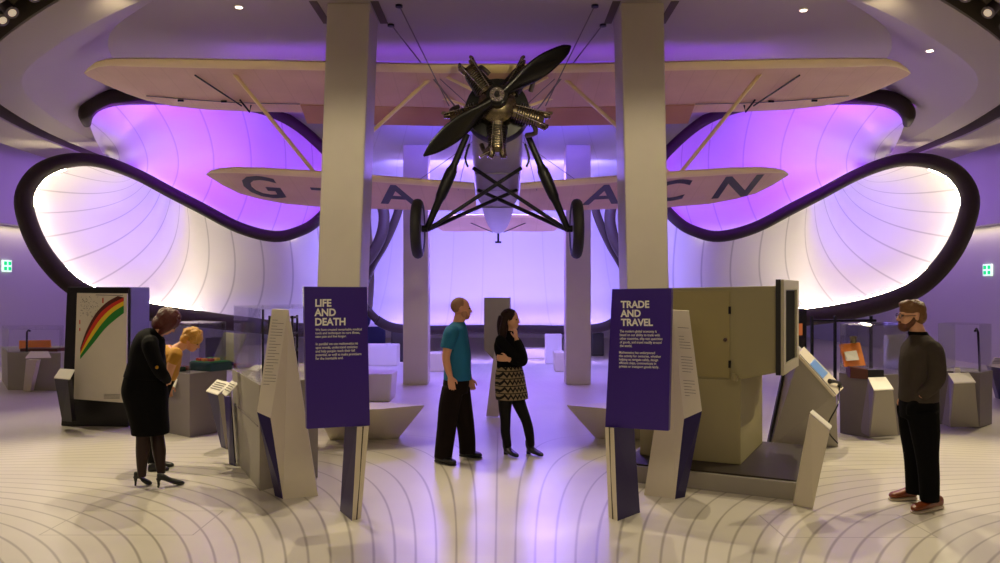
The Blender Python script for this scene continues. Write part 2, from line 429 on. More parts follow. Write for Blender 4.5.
for s in (-1, 1):
    # lower sheet
    prs = []
    def A(x, up, dY): q = sxy(x); return (q[0], q[1]-up, q[2]+dY)
    T = [(118, 166, 17.2), (128, 172, 18.0), (136, 177, 18.6), (143, 180, 19.1), (150, 184, 19.5), (159, 189, 19.8), (170, 196, 19.7), (180, 203, 18.6),
         (189, 203, 16.9), (212, 214, 16.62), (245, 229.5, 16.7), (280, 236, 16.9), (312, 224, 17.5), (342, 205, 18.6)]
    B = [(104, 162, 16.6), (70, 161, 16.6), (40, 172, 16.6), (25, 200, 16.6), (31, 228, 16.6), (48, 259, 16.6), (78, 288, 16.7), (118, 304, 16.95),
         (158, 313, 17.25), (195, 318, 17.5), (232, 323, 17.8), (270, 327, 18.2), (308, 330, 18.7), (345, 328, 19.5)]
    B = [(x, y, Y+.28) for x, y, Y in B]
    prs = [(mx(a, s), mx(b, s)) for a, b in zip(T, B)]
    def bl(t): return V((0, 1.1+.7*math.sin(t*pi), -.25))
    add_membrane('membrane', prs, bl, M_mem_low, ns=6, nt_=20)
    # upper sheet
    U = [(103, 154, 16.5), (90, 122, 14.95), (110, 100, 14.9), (150, 98, 15.15), (195, 100, 15.7), (240, 104, 16.6), (280, 116, 17.7), (310, 136, 18.4), (334, 165, 18.6), (340, 195, 18.4)]
    L = [(100, 159, 16.7), (118, 166.5, 16.65), (145, 178, 16.65), (170, 191, 16.65), (200, 206.5, 16.65), (235, 225, 16.7), (270, 235, 16.9), (300, 230, 17.1), (322, 215, 17.4), (338, 200, 18.3)]
    prs = [(mx(a, s), mx(b, s)) for a, b in zip(U, L)]
    add_membrane('membrane', prs, lambda t: V((0, .35+1.5*math.sin(t*pi), .1)), M_mem_up, ns=6, nt_=20)
    # rims
    for pts, r in ((S_band+Low, [.115, .115, .115, .12, .12, .12, .12, .12, .13, .14, .155, .17, .18]+[.185, .19, .19, .19, .19, .18, .17, .16, .15]), (Up, [.12]*4+[.14]*4+[.15, .15, .13, .07])):
        bm = bmesh.new(); add_tube(bm, [mx(p, s) for p in pts], r, 16, 6, flat=None)
        RIMS.append(finish(bm, 'rim', M_rim, canopy, smooth='all'))
    # far loop seen beside the front column
    arc = [(352, 274, 18.6), (369, 258, 18.6), (381, 236, 18.6), (384, 214, 18.6), (377, 196, 18.6), (362, 182, 18.6)]
    bm = bmesh.new(); add_tube(bm, [mx(p, s) for p in arc], .13, 14, 6); RIMS.append(finish(bm, 'rim', M_rim, canopy, smooth='all'))
# centre sheet: hangs from the ceiling, bellies back and ends on its own rim near the floor
prof = [(13.6, 5.76), (14.5, 5.2), (15.6, 4.68), (17.0, 4.55), (18.8, 4.45), (20.2, 3.9), (21.2, 2.9), (21.5, 1.9), (21.2, 1.1), (20.95, .92)]
def centre_sheet():
    bm = bmesh.new(); uvl = bm.loops.layers.uv.new('UVMap'); pr = catmull(prof, 4); rows = []; W = 25
    for i, (y, z) in enumerate(pr):
        t = i/(len(pr)-1); row = []
        for k in range(W):
            u = k/(W-1); h = (u-.5)*2
            half = 3.0+.3*t
            yy = y-.65*h*h*min(1, max(0, t-.15)*2.2); row.append((bm.verts.new((h*half-.05, yy, z)), u, t))
        rows.append(row)
    for a, b in zip(rows, rows[1:]):
        for k in range(W-1):
            q4 = (a[k], a[k+1], b[k+1], b[k]); f = bm.faces.new([v[0] for v in q4]); f.smooth = True
            # seams fan out from the foot of the sheet
            for l, v in zip(f.loops, q4): l[uvl].uv = (.5+(v[1]-.5)/(.25+.75*v[2]**.5), v[2])
    return finish(bm, 'membrane', M_mem_mid, canopy, fix=False)
centre_sheet()
for s in (-1, 1):
    arc = [(377, 320, 20.2), (362, 300, 19.9), (370, 270, 19.4), (385, 243, 19.0), (397, 215, 18.8), (400, 195, 18.7), (394, 181, 18.7), (383, 178, 18.8), (368, 186, 19)]
    bm = bmesh.new(); add_tube(bm, [mx(p, s) for p in arc], [.1, .1, .1, .1, .1, .1, .1, .1, .08], 14, 6); RIMS.append(finish(bm, 'rim', M_rim, canopy, smooth='all'))
bot = [(377, 320, 19.9), (388, 326, 20.0), (403, 329, 20.15), (430, 330, 20.35), (465, 329.5, 20.5), (497, 329.5, 20.55)]
bot = bot+[(994-x, y, Y) for x, y, Y in bot[-2::-1]]
bm = bmesh.new(); add_tube(bm, [P(*p) for p in bot], .12, 14, 6); RIMS.append(finish(bm, 'rim', M_rim, canopy, smooth='all'))
# LED strips hidden behind the rims, one along each edge of the sheets
def strip(pts, m, r=.022):
    o = tube('light_strip', pts, r, m, canopy, n=6, steps=3); return o
for s in (-1, 1):
    strip([mx((x, y+3, Y+.30), s) for x, y, Y in S_band[2:6]], M_strip)                         # under the S-band
    strip([mx((x, y-3, Y+.26), s) for x, y, Y in S_band[2:8]], M_strips)                         # on top of the S-band
    def inward(p, k, dY):
        cx, cy = 150, 240
        if p[1] > 290: dx, dy = 0.1, -1
        else:
            dx, dy = cx-p[0], cy-p[1]; L = math.hypot(dx, dy); dx /= L; dy /= L
        return mx((p[0]+dx*k, p[1]+dy*k, p[2]+dY), s)
    strip([inward(p, 9.5, .3) for p in S_band[10:]+Low[:6]], M_strip)
strip([P(x, y-2.4, Y+.19) for x, y, Y in bot[1:-1]], M_stripv, .02)
# ------------------------------------------------------------------ biplane
CX = -.04
plane_loc = V((CX, 11.2, 4.4))
bip = empty('biplane', plane_loc, 'vintage biplane with pale linen wings hanging from the ceiling between the front columns', 'airplane')
def mirror(v): return V((2*CX-v[0], v[1], v[2]))
def wing(name, stations, m, parent=bip, spar=None):
    """stations: (leading edge, trailing edge, thickness); an aerofoil lofted through them, closed at both ends"""
    bm = bmesh.new(); rings = []; n = 10
    prof = [(0, 0)]+[(t, h) for t, h in ((.03, .42), (.1, .8), (.25, 1), (.45, .9), (.7, .55), (.9, .2))]+[(1, 0)]+[(t, -h) for t, h in ((.9, .1), (.7, .16), (.45, .22), (.25, .28), (.1, .34), (.03, .26))]
    for le, te, th in stations:
        le, te = V(le), V(te); c = te-le; up = V((0, -c.z, c.y)).normalized() if abs(c.y)+abs(c.z) > 1e-4 else V((0, 0, 1))
        rings.append([bm.verts.new(le+c*t+up*(h*th)) for t, h in prof])
    for a, b in zip(rings, rings[1:]):
        for k in range(len(prof)):
            k2 = (k+1) % len(prof); f = bm.faces.new((a[k], a[k2], b[k2], b[k]))
            if spar and (k in spar or k2 == 0 and 0 in spar): f.material_index = 1
    bm.faces.new(rings[0]); bm.faces.new(rings[-1][::-1])
    return finish(bm, name, m, parent, smooth=True)
def fabric_wing_material():
    m = bpy.data.materials.new('linen_over_ribs'); m.use_nodes = True; nt = m.node_tree; b = nt.nodes['Principled BSDF']
    g = nt.nodes.new('ShaderNodeTexCoord'); sp = nt.nodes.new('ShaderNodeSeparateXYZ'); nt.links.new(g.outputs['Object'], sp.inputs[0])
    x = (E(nt, sp.outputs[0])*2.9).fract()-.5
    line = (x.abs()/.03)*-1+1
    n = nt.nodes.new('ShaderNodeTexNoise'); n.inputs['Scale'].default_value = 1.7; n.inputs['Detail'].default_value = 4; nt.links.new(g.outputs['Object'], n.inputs['Vector'])
    base = mix_color(nt, E(nt, n.outputs['Fac']), lin((206, 166, 134)), lin((232, 196, 160)))
    c = mix_color(nt, line.max(0)*.25, base, lin((170, 128, 100)))
    nt.links.new(c, b.inputs['Base Color']); b.inputs['Roughness'].default_value = .6
    return m
M_linen = fabric_wing_material()
M_flap = mat('aged_flap_linen', (196, 148, 112), .6, var=.1, scale=2.5)
# upper wing: one piece, tips rounded in plan
YL = 11.7
ups = []
def upst(x, yl, te_dx, cy, th, dYl=0):
    le = P(x, yl, YL+dYl); return le, V((le.x+te_dx, le.y+cy, le.z-.215*cy)), th
tipL = [(84, 73, 0, .10, .012, .55), (88, 68, .0, .55, .03, .32), (95, 62.5, 0, 1.0, .06, .12), (106, 59.5, 0, 1.33, .09, .03), (128, 59, 0, 1.55, .11, 0), (165, 59.3, 0, 1.68, .12, 0), (210, 60, 0, 1.72, .12, 0)]
st = [upst(*a) for a in tipL]+[upst(330, 62.5, 0, 1.72, .12), upst(440, 65, 0, 1.7, .12)]
mid = [upst(497, 65.6, 0, 1.25, .12)]
stm = [(V((2*CX-a.x, a.y, a.z)), V((2*CX-b.x, b.y, b.z)), t) for a, b, t in st[::-1]]
upper = wing('upper_wing', st+stm, [M_linen, M_spar], spar=(0, 12, 13))
# drooped flaps, aileron joints, hinge brackets and slat rods under the upper wing
def under(x, f, s=1):
    """point under the upper wing at pixel column x, chord fraction f"""
    le = P(x, 60+5.6*(1-abs(x-497)/300), YL); c = 1.72*f
    return V((le.x if s > 0 else 2*CX-le.x, le.y+c, le.z-.215*c-.03))
def local_bm(pts, off):
    bm = bmesh.new(); add_slab(bm, pts, off); return bm
for s in (-1, 1):
    sg = -s
    a, b = under(277, .80, sg), under(443, .80, sg)
    a2, b2 = V((a.x, a.y+.46, a.z-.20)), V((b.x, b.y+.46, b.z-.20))
    finish(local_bm([a, b, b2, a2], (0, .004, .02)), 'flap', M_flap, bip)
    tube('aileron_joint', [under(112, .66, sg), under(200, .76, sg), under(277, .77, sg)], .008, M_greyd, bip, n=6, steps=3)
    for x in (146, 194):
        add = bmesh.new(); add_box(add, under(x, .74, sg)-V((0, 0, .02)), (.09, .03, .03)); finish(add, 'hinge', M_black, bip)
    r1 = tube('slat_rod', [under(186, .2, sg)-V((0, 0, .03)), under(212, .78, sg)-V((0, 0, .04))], .013, M_black, bip, n=6, steps=1)
    bm = bmesh.new(); add_tube(bm, [under(214, .68, sg)-V((0, 0, .02)), under(219, .83, sg)-V((0, 0, .1)), under(222, .79, sg)-V((0, 0, .02))], .016, 6, 1); finish(bm, 'aileron_horn', M_black, bip)
# lower wings
YLL = 12.4
def lost(x, yl, cy, th, dYl=0, dz=0):
    le = P(x, yl, YLL+dYl); return le, V((le.x, le.y+cy, le.z-slope_at(x)*cy)), th
def slope_at(x): return .27-.07*max(0, min(1, (x-300)/175))
lt = [(206, 174, .08, .012, .5), (210, 171, .55, .04, .25), (219, 169, .98, .07, .10), (235, 168, 1.25, .09, .03), (262, 168.7, 1.45, .10, 0), (310, 171.5, 1.52, .10, 0), (400, 178.5, 1.47, .10, 0), (474, 184.5, 1.38, .10, 0)]
st = [lost(*a) for a in lt]
stR = [(mirror(a), mirror(b), t) for a, b, t in st[::-1]]
wl = wing('lower_wing', st, [M_linen, M_spar], spar=(0, 12, 13)); wr = wing('lower_wing', stR, [M_linen, M_spar], spar=(0, 12, 13))
def low_under(x, f):
    xx = x if x < 497 else 994-x
    yl = 168+(xx-240)*.0715; le = P(xx, max(yl, 167), YLL); c = 1.46*f
    p = V((le.x, le.y+c, le.z-slope_at(xx)*c))
    p.z -= .035
    return p if x < 497 else mirror(p)
from mathutils.bvhtree import BVHTree
def conform(o, target):
    """lay flat lettering against the underside of its wing"""
    bm = bmesh.new(); bm.from_mesh(o.data)
    bmesh.ops.triangulate(bm, faces=bm.faces)
    bmesh.ops.subdivide_edges(bm, edges=[e for e in bm.edges if e.calc_length() > .12], cuts=2)
    bm.to_mesh(o.data); bm.free()
    tm = target.data; tv = BVHTree.FromPolygons([v.co.copy() for v in tm.vertices], [p.vertices[:] for p in tm.polygons])
    d = root_of(o)-root_of(target); zs = [v.co.copy() for v in o.data.vertices]
    for v in o.data.vertices:
        p = v.co+d; h = tv.ray_cast(V((p.x, p.y, p.z-2)), V((0, 0, 1)))[0]
        if h is not None: v.co.z = h.z-d.z-.004
for ch, x0, x1, par in (('G', 230, 269, wl), ('-', 301, 315.5, wl), ('A', 370, 413.5, wl), ('A', 587.5, 628.5, wr), ('C', 658, 696.5, wr), ('N', 729, 768, wr)):
    a = low_under(x0, .80); b = low_under(x1, .80); t = low_under((x0+x1)/2, .14); m_ = low_under((x0+x1)/2, .80)
    xd = (b-a).normalized(); yd = (t-m_)
    if ch == '-':
        o = a+yd*.62; h = .12
    else:
        o = a+yd; h = yd.length
    lt_ = text('registration_letter', ch, o, xd, yd, 1, M_letter, par, bold=.02, stretch=((b-a).length, h), lift=0, thick=.003)
    conform(lt_, par)
# fuselage
bm = bmesh.new()
add_loft(bm, [(V((CX, y, z)), V((w, 0, 0)), V((0, 0, h))) for y, z, w, h in ((11.3, 4.36, .33, .42), (11.55, 4.32, .36, .52), (12.4, 4.2, .39, .68), (13.6, 4.0, .39, .75))], 28, 4, e=4)
finish(bm, 'fuselage', M_belly, bip, smooth=True)
bm = bmesh.new()
add_loft(bm, [(V((CX, y, z)), V((w, 0, 0)), V((0, 0, h))) for y, z, w, h in ((13.6, 3.98, .35, .70), (15.2, 3.72, .33, .55), (16.8, 3.5, .27, .38), (17.7, 3.41, .19, .3), (18.25, 3.36, .05, .22))], 28, 4, e=2.6)
finish(bm, 'tail_boom', M_belly, bip, smooth=True)
for y in (12.05, 12.75, 13.58):
    zb = {12.05: 3.60, 12.75: 3.44, 13.58: 3.25}[y]
    bm = bmesh.new(); add_box(bm, (CX, y, zb-.006), (.66, .02, .02)); finish(bm, 'belly_seam', M_greyd, bip)
# tail
for s in (-1, 1):
    r = [(V((CX+s*.02, 17.15, 3.47)), V((CX+s*.02, 18.35, 3.2)), .05), (V((CX+s*1.0, 17.25, 3.46)), V((CX+s*1.0, 18.42, 3.19)), .05),
         (V((CX+s*1.28, 17.5, 3.4)), V((CX+s*1.28, 18.35, 3.2)), .04), (V((CX+s*1.4, 17.85, 3.32)), V((CX+s*1.4, 18.1, 3.27)), .015)]
    wing('tailplane', r if s < 0 else r, [M_linen, M_spar], spar=(0, 12, 13))
    tube('tail_strut', [V((CX+s*.12, 17.6, 3.12)), V((CX+s*.66, 17.75, 3.36))], .012, M_steel, bip, n=6, steps=1)
bm = bmesh.new(); add_slab(bm, [(CX-.02, 17.5, 3.6), (CX-.02, 18.2, 3.6), (CX-.02, 18.7, 3.55), (CX-.02, 18.72, 3.95), (CX-.02, 18.4, 4.2), (CX-.02, 18.0, 4.1)], (.04, 0, 0)); finish(bm, 'fin', M_linen, bip, bevel=.01)
bm = bmesh.new(); add_tube(bm, [V((CX, 18.2, 3.14)), V((CX, 18.25, 2.96))], .025, 8, 1); add_box(bm, (CX, 18.27, 2.92), (.14, .1, .04)); finish(bm, 'tail_skid', M_black, bip)
# engine: cowl plate, crankcase, five cylinders, reduction hub
EC = V((CX, 11.12, 4.40)); ax = V((0, -1, .12)).normalized(); sx = V((1, 0, 0)); sz = sx.cross(ax)*1.0
if sz.z < 0: sz = -sz
bm = bmesh.new(); add_disc_cyl(bm, EC-ax*.24, ax, .47, .16, 40, .44); finish(bm, 'engine_cowl', M_black, bip, smooth=True, bevel=.015)
bm = bmesh.new(); add_disc_cyl(bm, EC-ax*.1, ax, .29, .2, 32, .26); add_disc_cyl(bm, EC+ax*.1, ax, .26, .1, 32, .13)
for k in range(10):
    a = 2*pi*k/10; add_ball(bm, EC+ax*.11+(sx*math.cos(a)+sz*math.sin(a))*.225, .022, n=8)
finish(bm, 'crankcase', M_bronze, bip, smooth=True)
for k in range(5):
    a = math.radians(270+72*k); d = sx*math.cos(a)+sz*math.sin(a); t = sx*-math.sin(a)+sz*math.cos(a)
    bm = bmesh.new(); add_disc_cyl(bm, EC+d*.24, d, .12, .38, 20, .11)
    cyl = finish(bm, 'cylinder', M_bronze, bip, smooth=True)
    bm = bmesh.new()
    for j in range(9): add_disc_cyl(bm, EC+d*(.30+.034*j), d, .15-.003*j, .013, 22)
    finish(bm, 'cooling_fins', mat('dark_cast_fins', (52, 48, 42), .35, metal=.8, var=.3), cyl, smooth=True)
    bm = bmesh.new(); add_disc_cyl(bm, EC+d*.61, d, .12, .07, 20, .095)
    for q in (-1, 1):
        add_disc_cyl(bm, EC+d*.62+t*(.065*q)+ax*.03, d+t*(.25*q), .055, .13, 12, .045)
        add_tube(bm, [EC+d*.64+t*(.075*q)+ax*.05, EC+d*.74+t*(.11*q)+ax*.09, EC+d*.75+t*(.09*q)+ax*.14], .024, 8, 2)
    finish(bm, 'cylinder_head', M_bronze, cyl, smooth=True)
    bm = bmesh.new()
    for q in (-1, 1): add_tube(bm, [EC+d*.26+t*(.05*q)+ax*.15, EC+d*.74+t*(.09*q)+ax*.13], .008, 8, 1)
    finish(bm, 'pushrods', M_chrome, cyl, smooth=True)
    bm = bmesh.new(); add_tube(bm, [EC+d*.56-t*.08-ax*.02, EC+d*.62-t*.17-ax*.08, EC+d*.5-t*.22-ax*.16], .035, 10, 3); finish(bm, 'exhaust_stub', M_steel, cyl, smooth=True)
bm = bmesh.new(); add_tube(bm, [EC-sz*.62+ax*.02, EC-sz*.68-sx*.14+ax*.06, EC-sz*.74-sx*.24+ax*.06], .022, 8, 2); finish(bm, 'exhaust_pipe', M_chrome, bip, smooth=True)
# propeller
HB = EC+ax*.26
HB = V((CX, 10.86, 4.475))
bm = bmesh.new(); add_disc_cyl(bm, HB-ax*.06, ax, .15, .12, 28); add_disc_cyl(bm, HB+ax*.06, ax, .125, .02, 28)
prop = finish(bm, 'propeller', M_prop, bip, smooth=True)
bm = bmesh.new(); add_disc_cyl(bm, HB+ax*.08, ax, .10, .015, 28)
for k in range(8):
    a = 2*pi*k/8; add_ball(bm, HB+ax*.095+(sx*math.cos(a)+sz*math.sin(a))*.078, .018, n=8)
finish(bm, 'hub_plate', M_chrome, prop, smooth=True)
bm = bmesh.new(); add_disc_cyl(bm, HB+ax*.09, ax, .045, .06, 16, .03); finish(bm, 'hub_nut', M_black, prop, smooth=True)
for sgn, ang in ((1, math.radians(35.5)), (-1, math.radians(40))):
    d = (sx*math.cos(ang)+sz*math.sin(ang))*sgn; t = (sz*math.cos(ang)-sx*math.sin(ang))*sgn
    L = 1.24 if sgn > 0 else 1.29; secs = []
    for r, w, th, tw in ((.02, .10, .07, 65), (.12, .085, .07, 62), (.3, .10, .05, 52), (.55, .14, .034, 40), (.8, .145, .026, 32), (1.02, .11, .018, 27), (1.16, .07, .012, 25), (L, .012, .005, 24)):
        q = math.radians(tw); wd = t*math.cos(q)+ax*math.sin(q)*sgn*1; nd = d.cross(wd)
        secs.append((HB+d*r, wd*w, nd*th))
    bm = bmesh.new(); add_loft(bm, secs, 20, 4); finish(bm, 'blade', M_prop, prop, smooth=True)
# undercarriage
for s in (-1, 1):
    wc = V((CX+s*1.14, 11.5, 2.73))
    tilt = V((1, 0, -.04*s)).normalized()
    bm = bmesh.new(); c0 = wc
    ring = [c0+V((0, math.cos(a), math.sin(a)))*.355 for a in [2*pi*k/28 for k in range(28)]]
    add_tube(bm, ring, .078, 12, 1, closed=True)
    wh = finish(bm, 'wheel', M_tyre, bip, smooth='all')
    bm = bmesh.new(); add_disc_cyl(bm, wc-V((s*.06, 0, 0)), (s, 0, 0), .30, .06, 28, .30); add_disc_cyl(bm, wc, (s, 0, 0), .30, .05, 28, .06); finish(bm, 'wheel_cover', M_steel, wh, smooth=True)
    bm = bmesh.new(); add_disc_cyl(bm, wc-V((s*.14, 0, 0)), (s, 0, 0), .05, .25, 16); finish(bm, 'axle', M_black, wh, smooth=True)
    hub = wc-V((s*.13, 0, 0)); top = V((CX+s*.43, 11.45, 4.08))
    d = top-hub
    bm = bmesh.new(); add_tube(bm, [hub, hub+d*.28, hub+d*.34, hub+d*.5, hub+d*.62, hub+d*.68, top], [.045, .055, .075, .085, .08, .05, .045], 14, 2); finish(bm, 'shock_strut', M_black, bip, smooth=True)
    for yy, xx, zz in ((12.0, .36, 3.68), (12.75, .30, 3.44)):
        tube('axle_strut', [hub-V((0, 0, .02)), V((CX-s*xx, yy, zz))], .03, M_black, bip, n=10, steps=1)
    tube('step_bracket', [V((CX+s*.42, 11.5, 3.62)), V((CX+s*.46, 11.5, 3.75)), V((CX+s*.40, 11.5, 3.95))], .016, M_black, bip, n=6, steps=2)
# struts between the wings
def strut(name, a, b, r, m, fl=.5): return tube(name, [a, b], r, m, bip, n=10, steps=1, flat=(fl, (1, 0, 0)))
for s in (-1, 1):
    foot = V((CX+s*2.85, 12.75, 3.64))
    strut('wing_strut', under(225, .22, -s)+V((0, 0, .03)), foot, .042, M_spar)
    strut('wing_strut', under(188 if False else 428, .25, -s)+V((0, 0, .03)), foot+V((0, .1, 0)), .04, M_spar)
    for x, yb, xb in ((443, 11.6, .3), (436, 12.7, .34)):
        strut('cabane_strut', under(x, .2 if yb < 12 else .62, -s)+V((0, 0, .03)), V((CX+s*xb, yb, 4.72)), .026, M_spar)
    tube('rigging_wire', [under(437, .2, -s), V((CX+s*.34, 12.3, 4.6))], .006, M_wire, bip, n=5, steps=1)
    tube('rigging_wire', [under(432, .2, -s), V((CX+s*.37, 12.9, 4.4))], .006, M_wire, bip, n=5, steps=1)
    tube('rigging_wire', [V((CX+s*1.35, 12.6, 3.5)), V((CX+s*.36, 11.6, 4.0))], .005, M_wire, bip, n=5, steps=1)
    tube('rigging_wire', [V((CX+s*.62, 12.6, 3.42)), V((CX+s*.38, 11.6, 4.1))], .005, M_wire, bip, n=5, steps=1)
    for (x, y, Y), tgt in (((399, 5, 10.95), V((CX+s*.72, 11.95, 4.6))), ((391, 25, 11.75), V((CX+s*.62, 12.25, 4.62)))):
        p = P(x if s < 0 else 2*497-x, y, Y); p.z = CEIL
        c = tube('suspension_cable', [p, tgt], .009, M_wire, bip, n=6, steps=1)
        bm = bmesh.new(); add_disc_cyl(bm, p-V((0, 0, .03)), (0, 0, 1), .05, .03, 14); finish(bm, 'ceiling_anchor', M_black, c)
# ------------------------------------------------------------------ signs
def lines_text(name, body, P0, xd, yd, size, m, parent, bold=0, line=1.0): return text(name, body, P0, xd, yd, size, m, parent, bold, line)
def info_sign(s, head, para, label):
    """purple leaning panel on a slanted post; s=-1 left of the aisle, 1 right"""
    if s < 0:
        TL, TR, BR, BL = P(304, 286.5, 6.36), P(367, 287, 6.56), P(370, 425.5, 6.56), P(307, 429, 6.36)
        base = [G(340, 511), G(352, 521), G(361, 518), G(349, 508)]
        top = [P(345, 425, 6.72), P(357, 427, 6.47), P(369, 426, 6.55), P(358, 425, 6.80)]
    else:
        TL, TR, BR, BL = P(612, 289, 6.56), P(671.5, 288, 6.36), P(668.5, 431, 6.36), P(605, 427, 6.56)
        base = [G(640, 512.5), G(617.5, 521), G(608.5, 517), G(630, 508)]
        top = [P(634, 426, 6.68), P(614, 428, 6.45), P(605, 427, 6.53), P(625, 425, 6.78)]
    root = empty('information_sign', G(352 if s < 0 else 620, 517), label, 'sign', 'purple entrance signs')
    root.location.z = 0
    x = (TR-TL).normalized(); up = ((TL+TR)-(BL+BR)).normalized(); nrm = x.cross(up).normalized()
    back = -nrm*.07
    slab('panel', [TL, TR, BR, BL], back, M_purple, root, bevel=.003)
    pan = root.children[-1] if False else [o for o in bpy.data.objects if o.parent == root and o.name.startswith('panel')][0]
    w = (TR-TL).length; o = TL+nrm*.002
    text('heading', head, o+x*(w*.155)-up*(.10 if s < 0 else .098), x, up, .088, M_textw, pan, bold=.032, line=.92, stretch=((.25, .212) if s < 0 else (.265, .205)))
    a, b = para.split('\n\n'); hh = .028
    k = .335 if s < 0 else .335
    for i, (tx, wd) in enumerate(((a, .375 if s < 0 else .35), (b, .37 if s < 0 else .345))):
        n = tx.count('\n')+1; H = n*(.0285 if s < 0 else .029)-.006
        text('paragraph', tx, o+x*(w*.16)-up*k, x, up, .0315, M_textw, pan, bold=.006, line=1.0, stretch=(wd, H))
        k += H+.034
    # post: a dark purple board with a pale double edge
    bm = bmesh.new(); add_hull8(bm, base, top)
    bmesh.ops.recalc_face_normals(bm, faces=bm.faces)
    for f in bm.faces:
        c = f.calc_center_median(); e = (V(base[1])+V(base[2])+V(top[1])+V(top[2]))/4
        if (c-e).length < .02: f.material_index = 1
    p = finish(bm, 'post', [M_purpled, M_stone], root)
    e0, e1 = (V(base[1])+V(base[2]))/2, (V(top[1])+V(top[2]))/2
    n2 = (V(base[2])-V(base[1])).cross(V((0, 0, 1))).normalized()
    if n2.y > 0: n2 = -n2
    tube('edge_groove', [e0+n2*.001, e1+n2*.001], .006, M_slot, p, n=6, steps=1)
    return root
info_sign(-1, 'LIFE\nAND\nDEATH', 'We have created remarkable medical\ntools and techniques to cure illness,\nease pain and live longer.\n\nIn parallel we use mathematics to\nspot trends, understand statistics\nand help people reach their full\npotential, as well as make provisions\nfor the inevitable end.',
          'purple sign headed LIFE AND DEATH on a slanted post, left of the aisle')
info_sign(1, 'TRADE\nAND\nTRAVEL', 'The modern global economy is\nbased on our ability to trade with\nother countries, ship vast quantities\nof goods, and travel readily around\nthe world.\n\nMathematics has underpinned\nthis activity for centuries, whether\nhelping us navigate safely, design\nefficient ships, communicate in\nprivate or transport goods fairly.',
          'purple sign headed TRADE AND TRAVEL on a slanted post, right of the aisle')
# ------------------------------------------------------------------ folded totems behind the signs
def printed_lines(parent, O, x, y, w, n, gap, m=M_ink, h=.0042, blank=()):
    """rows of fine print too small to read, one thin raised strip a row"""
    bm = bmesh.new(); r = random.Random(n)
    z = x.cross(y).normalized()
    for k in range(n):
        if k in blank: continue
        L = w*(1 if r.random() < .8 else r.uniform(.4, .8)); p = O-y*(k*gap)+z*.0012
        add_slab(bm, [p, p+x*L, p+x*L-y*h, p-y*h], z*.0008)
    return finish(bm, 'printed_text', m, parent)
def folded(name, pts, faces, loop, off, mats, root):
    """faces: lists of corner keys with a material index; loop: outer corner keys; swept back by off"""
    bm = bmesh.new(); f_ = {k: bm.verts.new(p) for k, p in pts.items()}; b_ = {k: bm.verts.new(V(pts[k])+V(off)) for k in loop}
    for ks, mi in faces:
        bm.faces.new([f_[k] for k in ks]).material_index = mi
    n = len(loop)
    for i in range(n):
        a, b = loop[i], loop[(i+1) % n]; bm.faces.new((f_[a], b_[a], b_[b], f_[b]))
    bm.faces.new([b_[k] for k in loop][::-1])
    return finish(bm, name, mats, root, bevel=0)
def totem(s, label):
    if s < 0:
        pts = dict(A=P(272, 309, 7.30), B=P(288.5, 310, 7.34), C=P(270.5, 418, 6.98), D=P(257, 412, 7.05), E=G(318, 496), F=G(283, 499), Gq=G(275, 496))
    else:
        pts = dict(A=P(689, 311, 7.30), B=P(672.5, 310, 7.34), C=P(684, 419, 6.98), D=P(702, 411, 7.05), E=G(644, 495), F=G(675, 499), Gq=G(685, 497))
    # keep the printed face flat: its lower inner corner lies in the plane of the other three
    n_ = (pts['B']-pts['A']).cross(pts['A']-pts['D']); eye = V((0, 0, EYE)); d_ = pts['C']-eye
    pts['C'] = eye+d_*((pts['A']-eye).dot(n_)/d_.dot(n_))
    root = empty('text_totem', G(300 if s < 0 else 664, 497), label, 'information stand'); root.location.z = 0
    body = folded('body', pts, [(['A', 'B', 'C', 'D'], 0), (['B', 'E', 'F', 'C'], 0), (['D', 'C', 'F', 'Gq'], 1)], ['A', 'B', 'E', 'F', 'Gq', 'D'], (-s*-.03, .13, 0), [M_stone, M_purpled], root)
    if s < 0: O, X1, Dn = pts['A'], pts['B'], pts['D']
    else: O, X1, Dn = pts['B'], pts['A'], pts['C']
    x = (X1-O).normalized(); y = (O-Dn).normalized(); w = (X1-O).length
    if s < 0: printed_lines(body, O+x*(w*.12)-y*.1, x, y, w*.7, 22, .028)
    else: printed_lines(body, O+x*(w*.2)-y*.16, x, y, w*.66, 24, .027, blank=(1, 2, 8, 9, 16, 17))
    return root
totem(-1, 'tall folded pale stand with fine print, just left behind the LIFE AND DEATH sign')
totem(1, 'tall folded pale stand with fine print, just right behind the TRADE AND TRAVEL sign')
# ------------------------------------------------------------------ cream simulator on its platform (right)
M_hood = mat('pale_hood_paint', (178, 170, 146), .45)
yaw = math.atan2(-.71, 1.37); u, v = frame2(yaw)
c0 = V((2.64, 7.0, 0))                      # front right corner of the platform
root = empty('exhibit_platform', c0, 'low grey platform with dark top under the cream machine', 'platform')
def obox(o, du, dv, z0, z1):
    """corners of a box from corner o, du along the front, dv into depth"""
    q = [o, o+u*du, o+u*du+v*dv, o+v*dv]
    return [p+V((0, 0, z0)) for p in q], [p+V((0, 0, z1)) for p in q]
def hull(name, b, t, m, parent, bevel=.006):
    bm = bmesh.new(); add_hull8(bm, b, t); return finish(bm, name, m, parent, bevel=bevel)
b, t = obox(c0, -1.75, 1.85, 0, .155); hull('base', b, t, M_grey, root)
b, t = obox(c0-u*.05+v*.05, -1.65, 1.75, .155, .17); hull('deck', b, t, mat('dark_deck', (56, 48, 40), .55, spec=.25, var=.1), root)
c1 = V((2.31, 7.68, 0))
root = empty('simulator_cabinet', c1+V((0, 0, .17)), 'large cream machine cabinet with yellowed door and dark screen hood on the low platform', 'machine')
b, t = obox(c1, -1.0, 1.24, .17, .985); hull('lower_cabinet', b, t, M_cream, root, .012)
b, t = obox(c1, -1.0, 1.24, .985, 1.875)
e1 = c1+u*.345
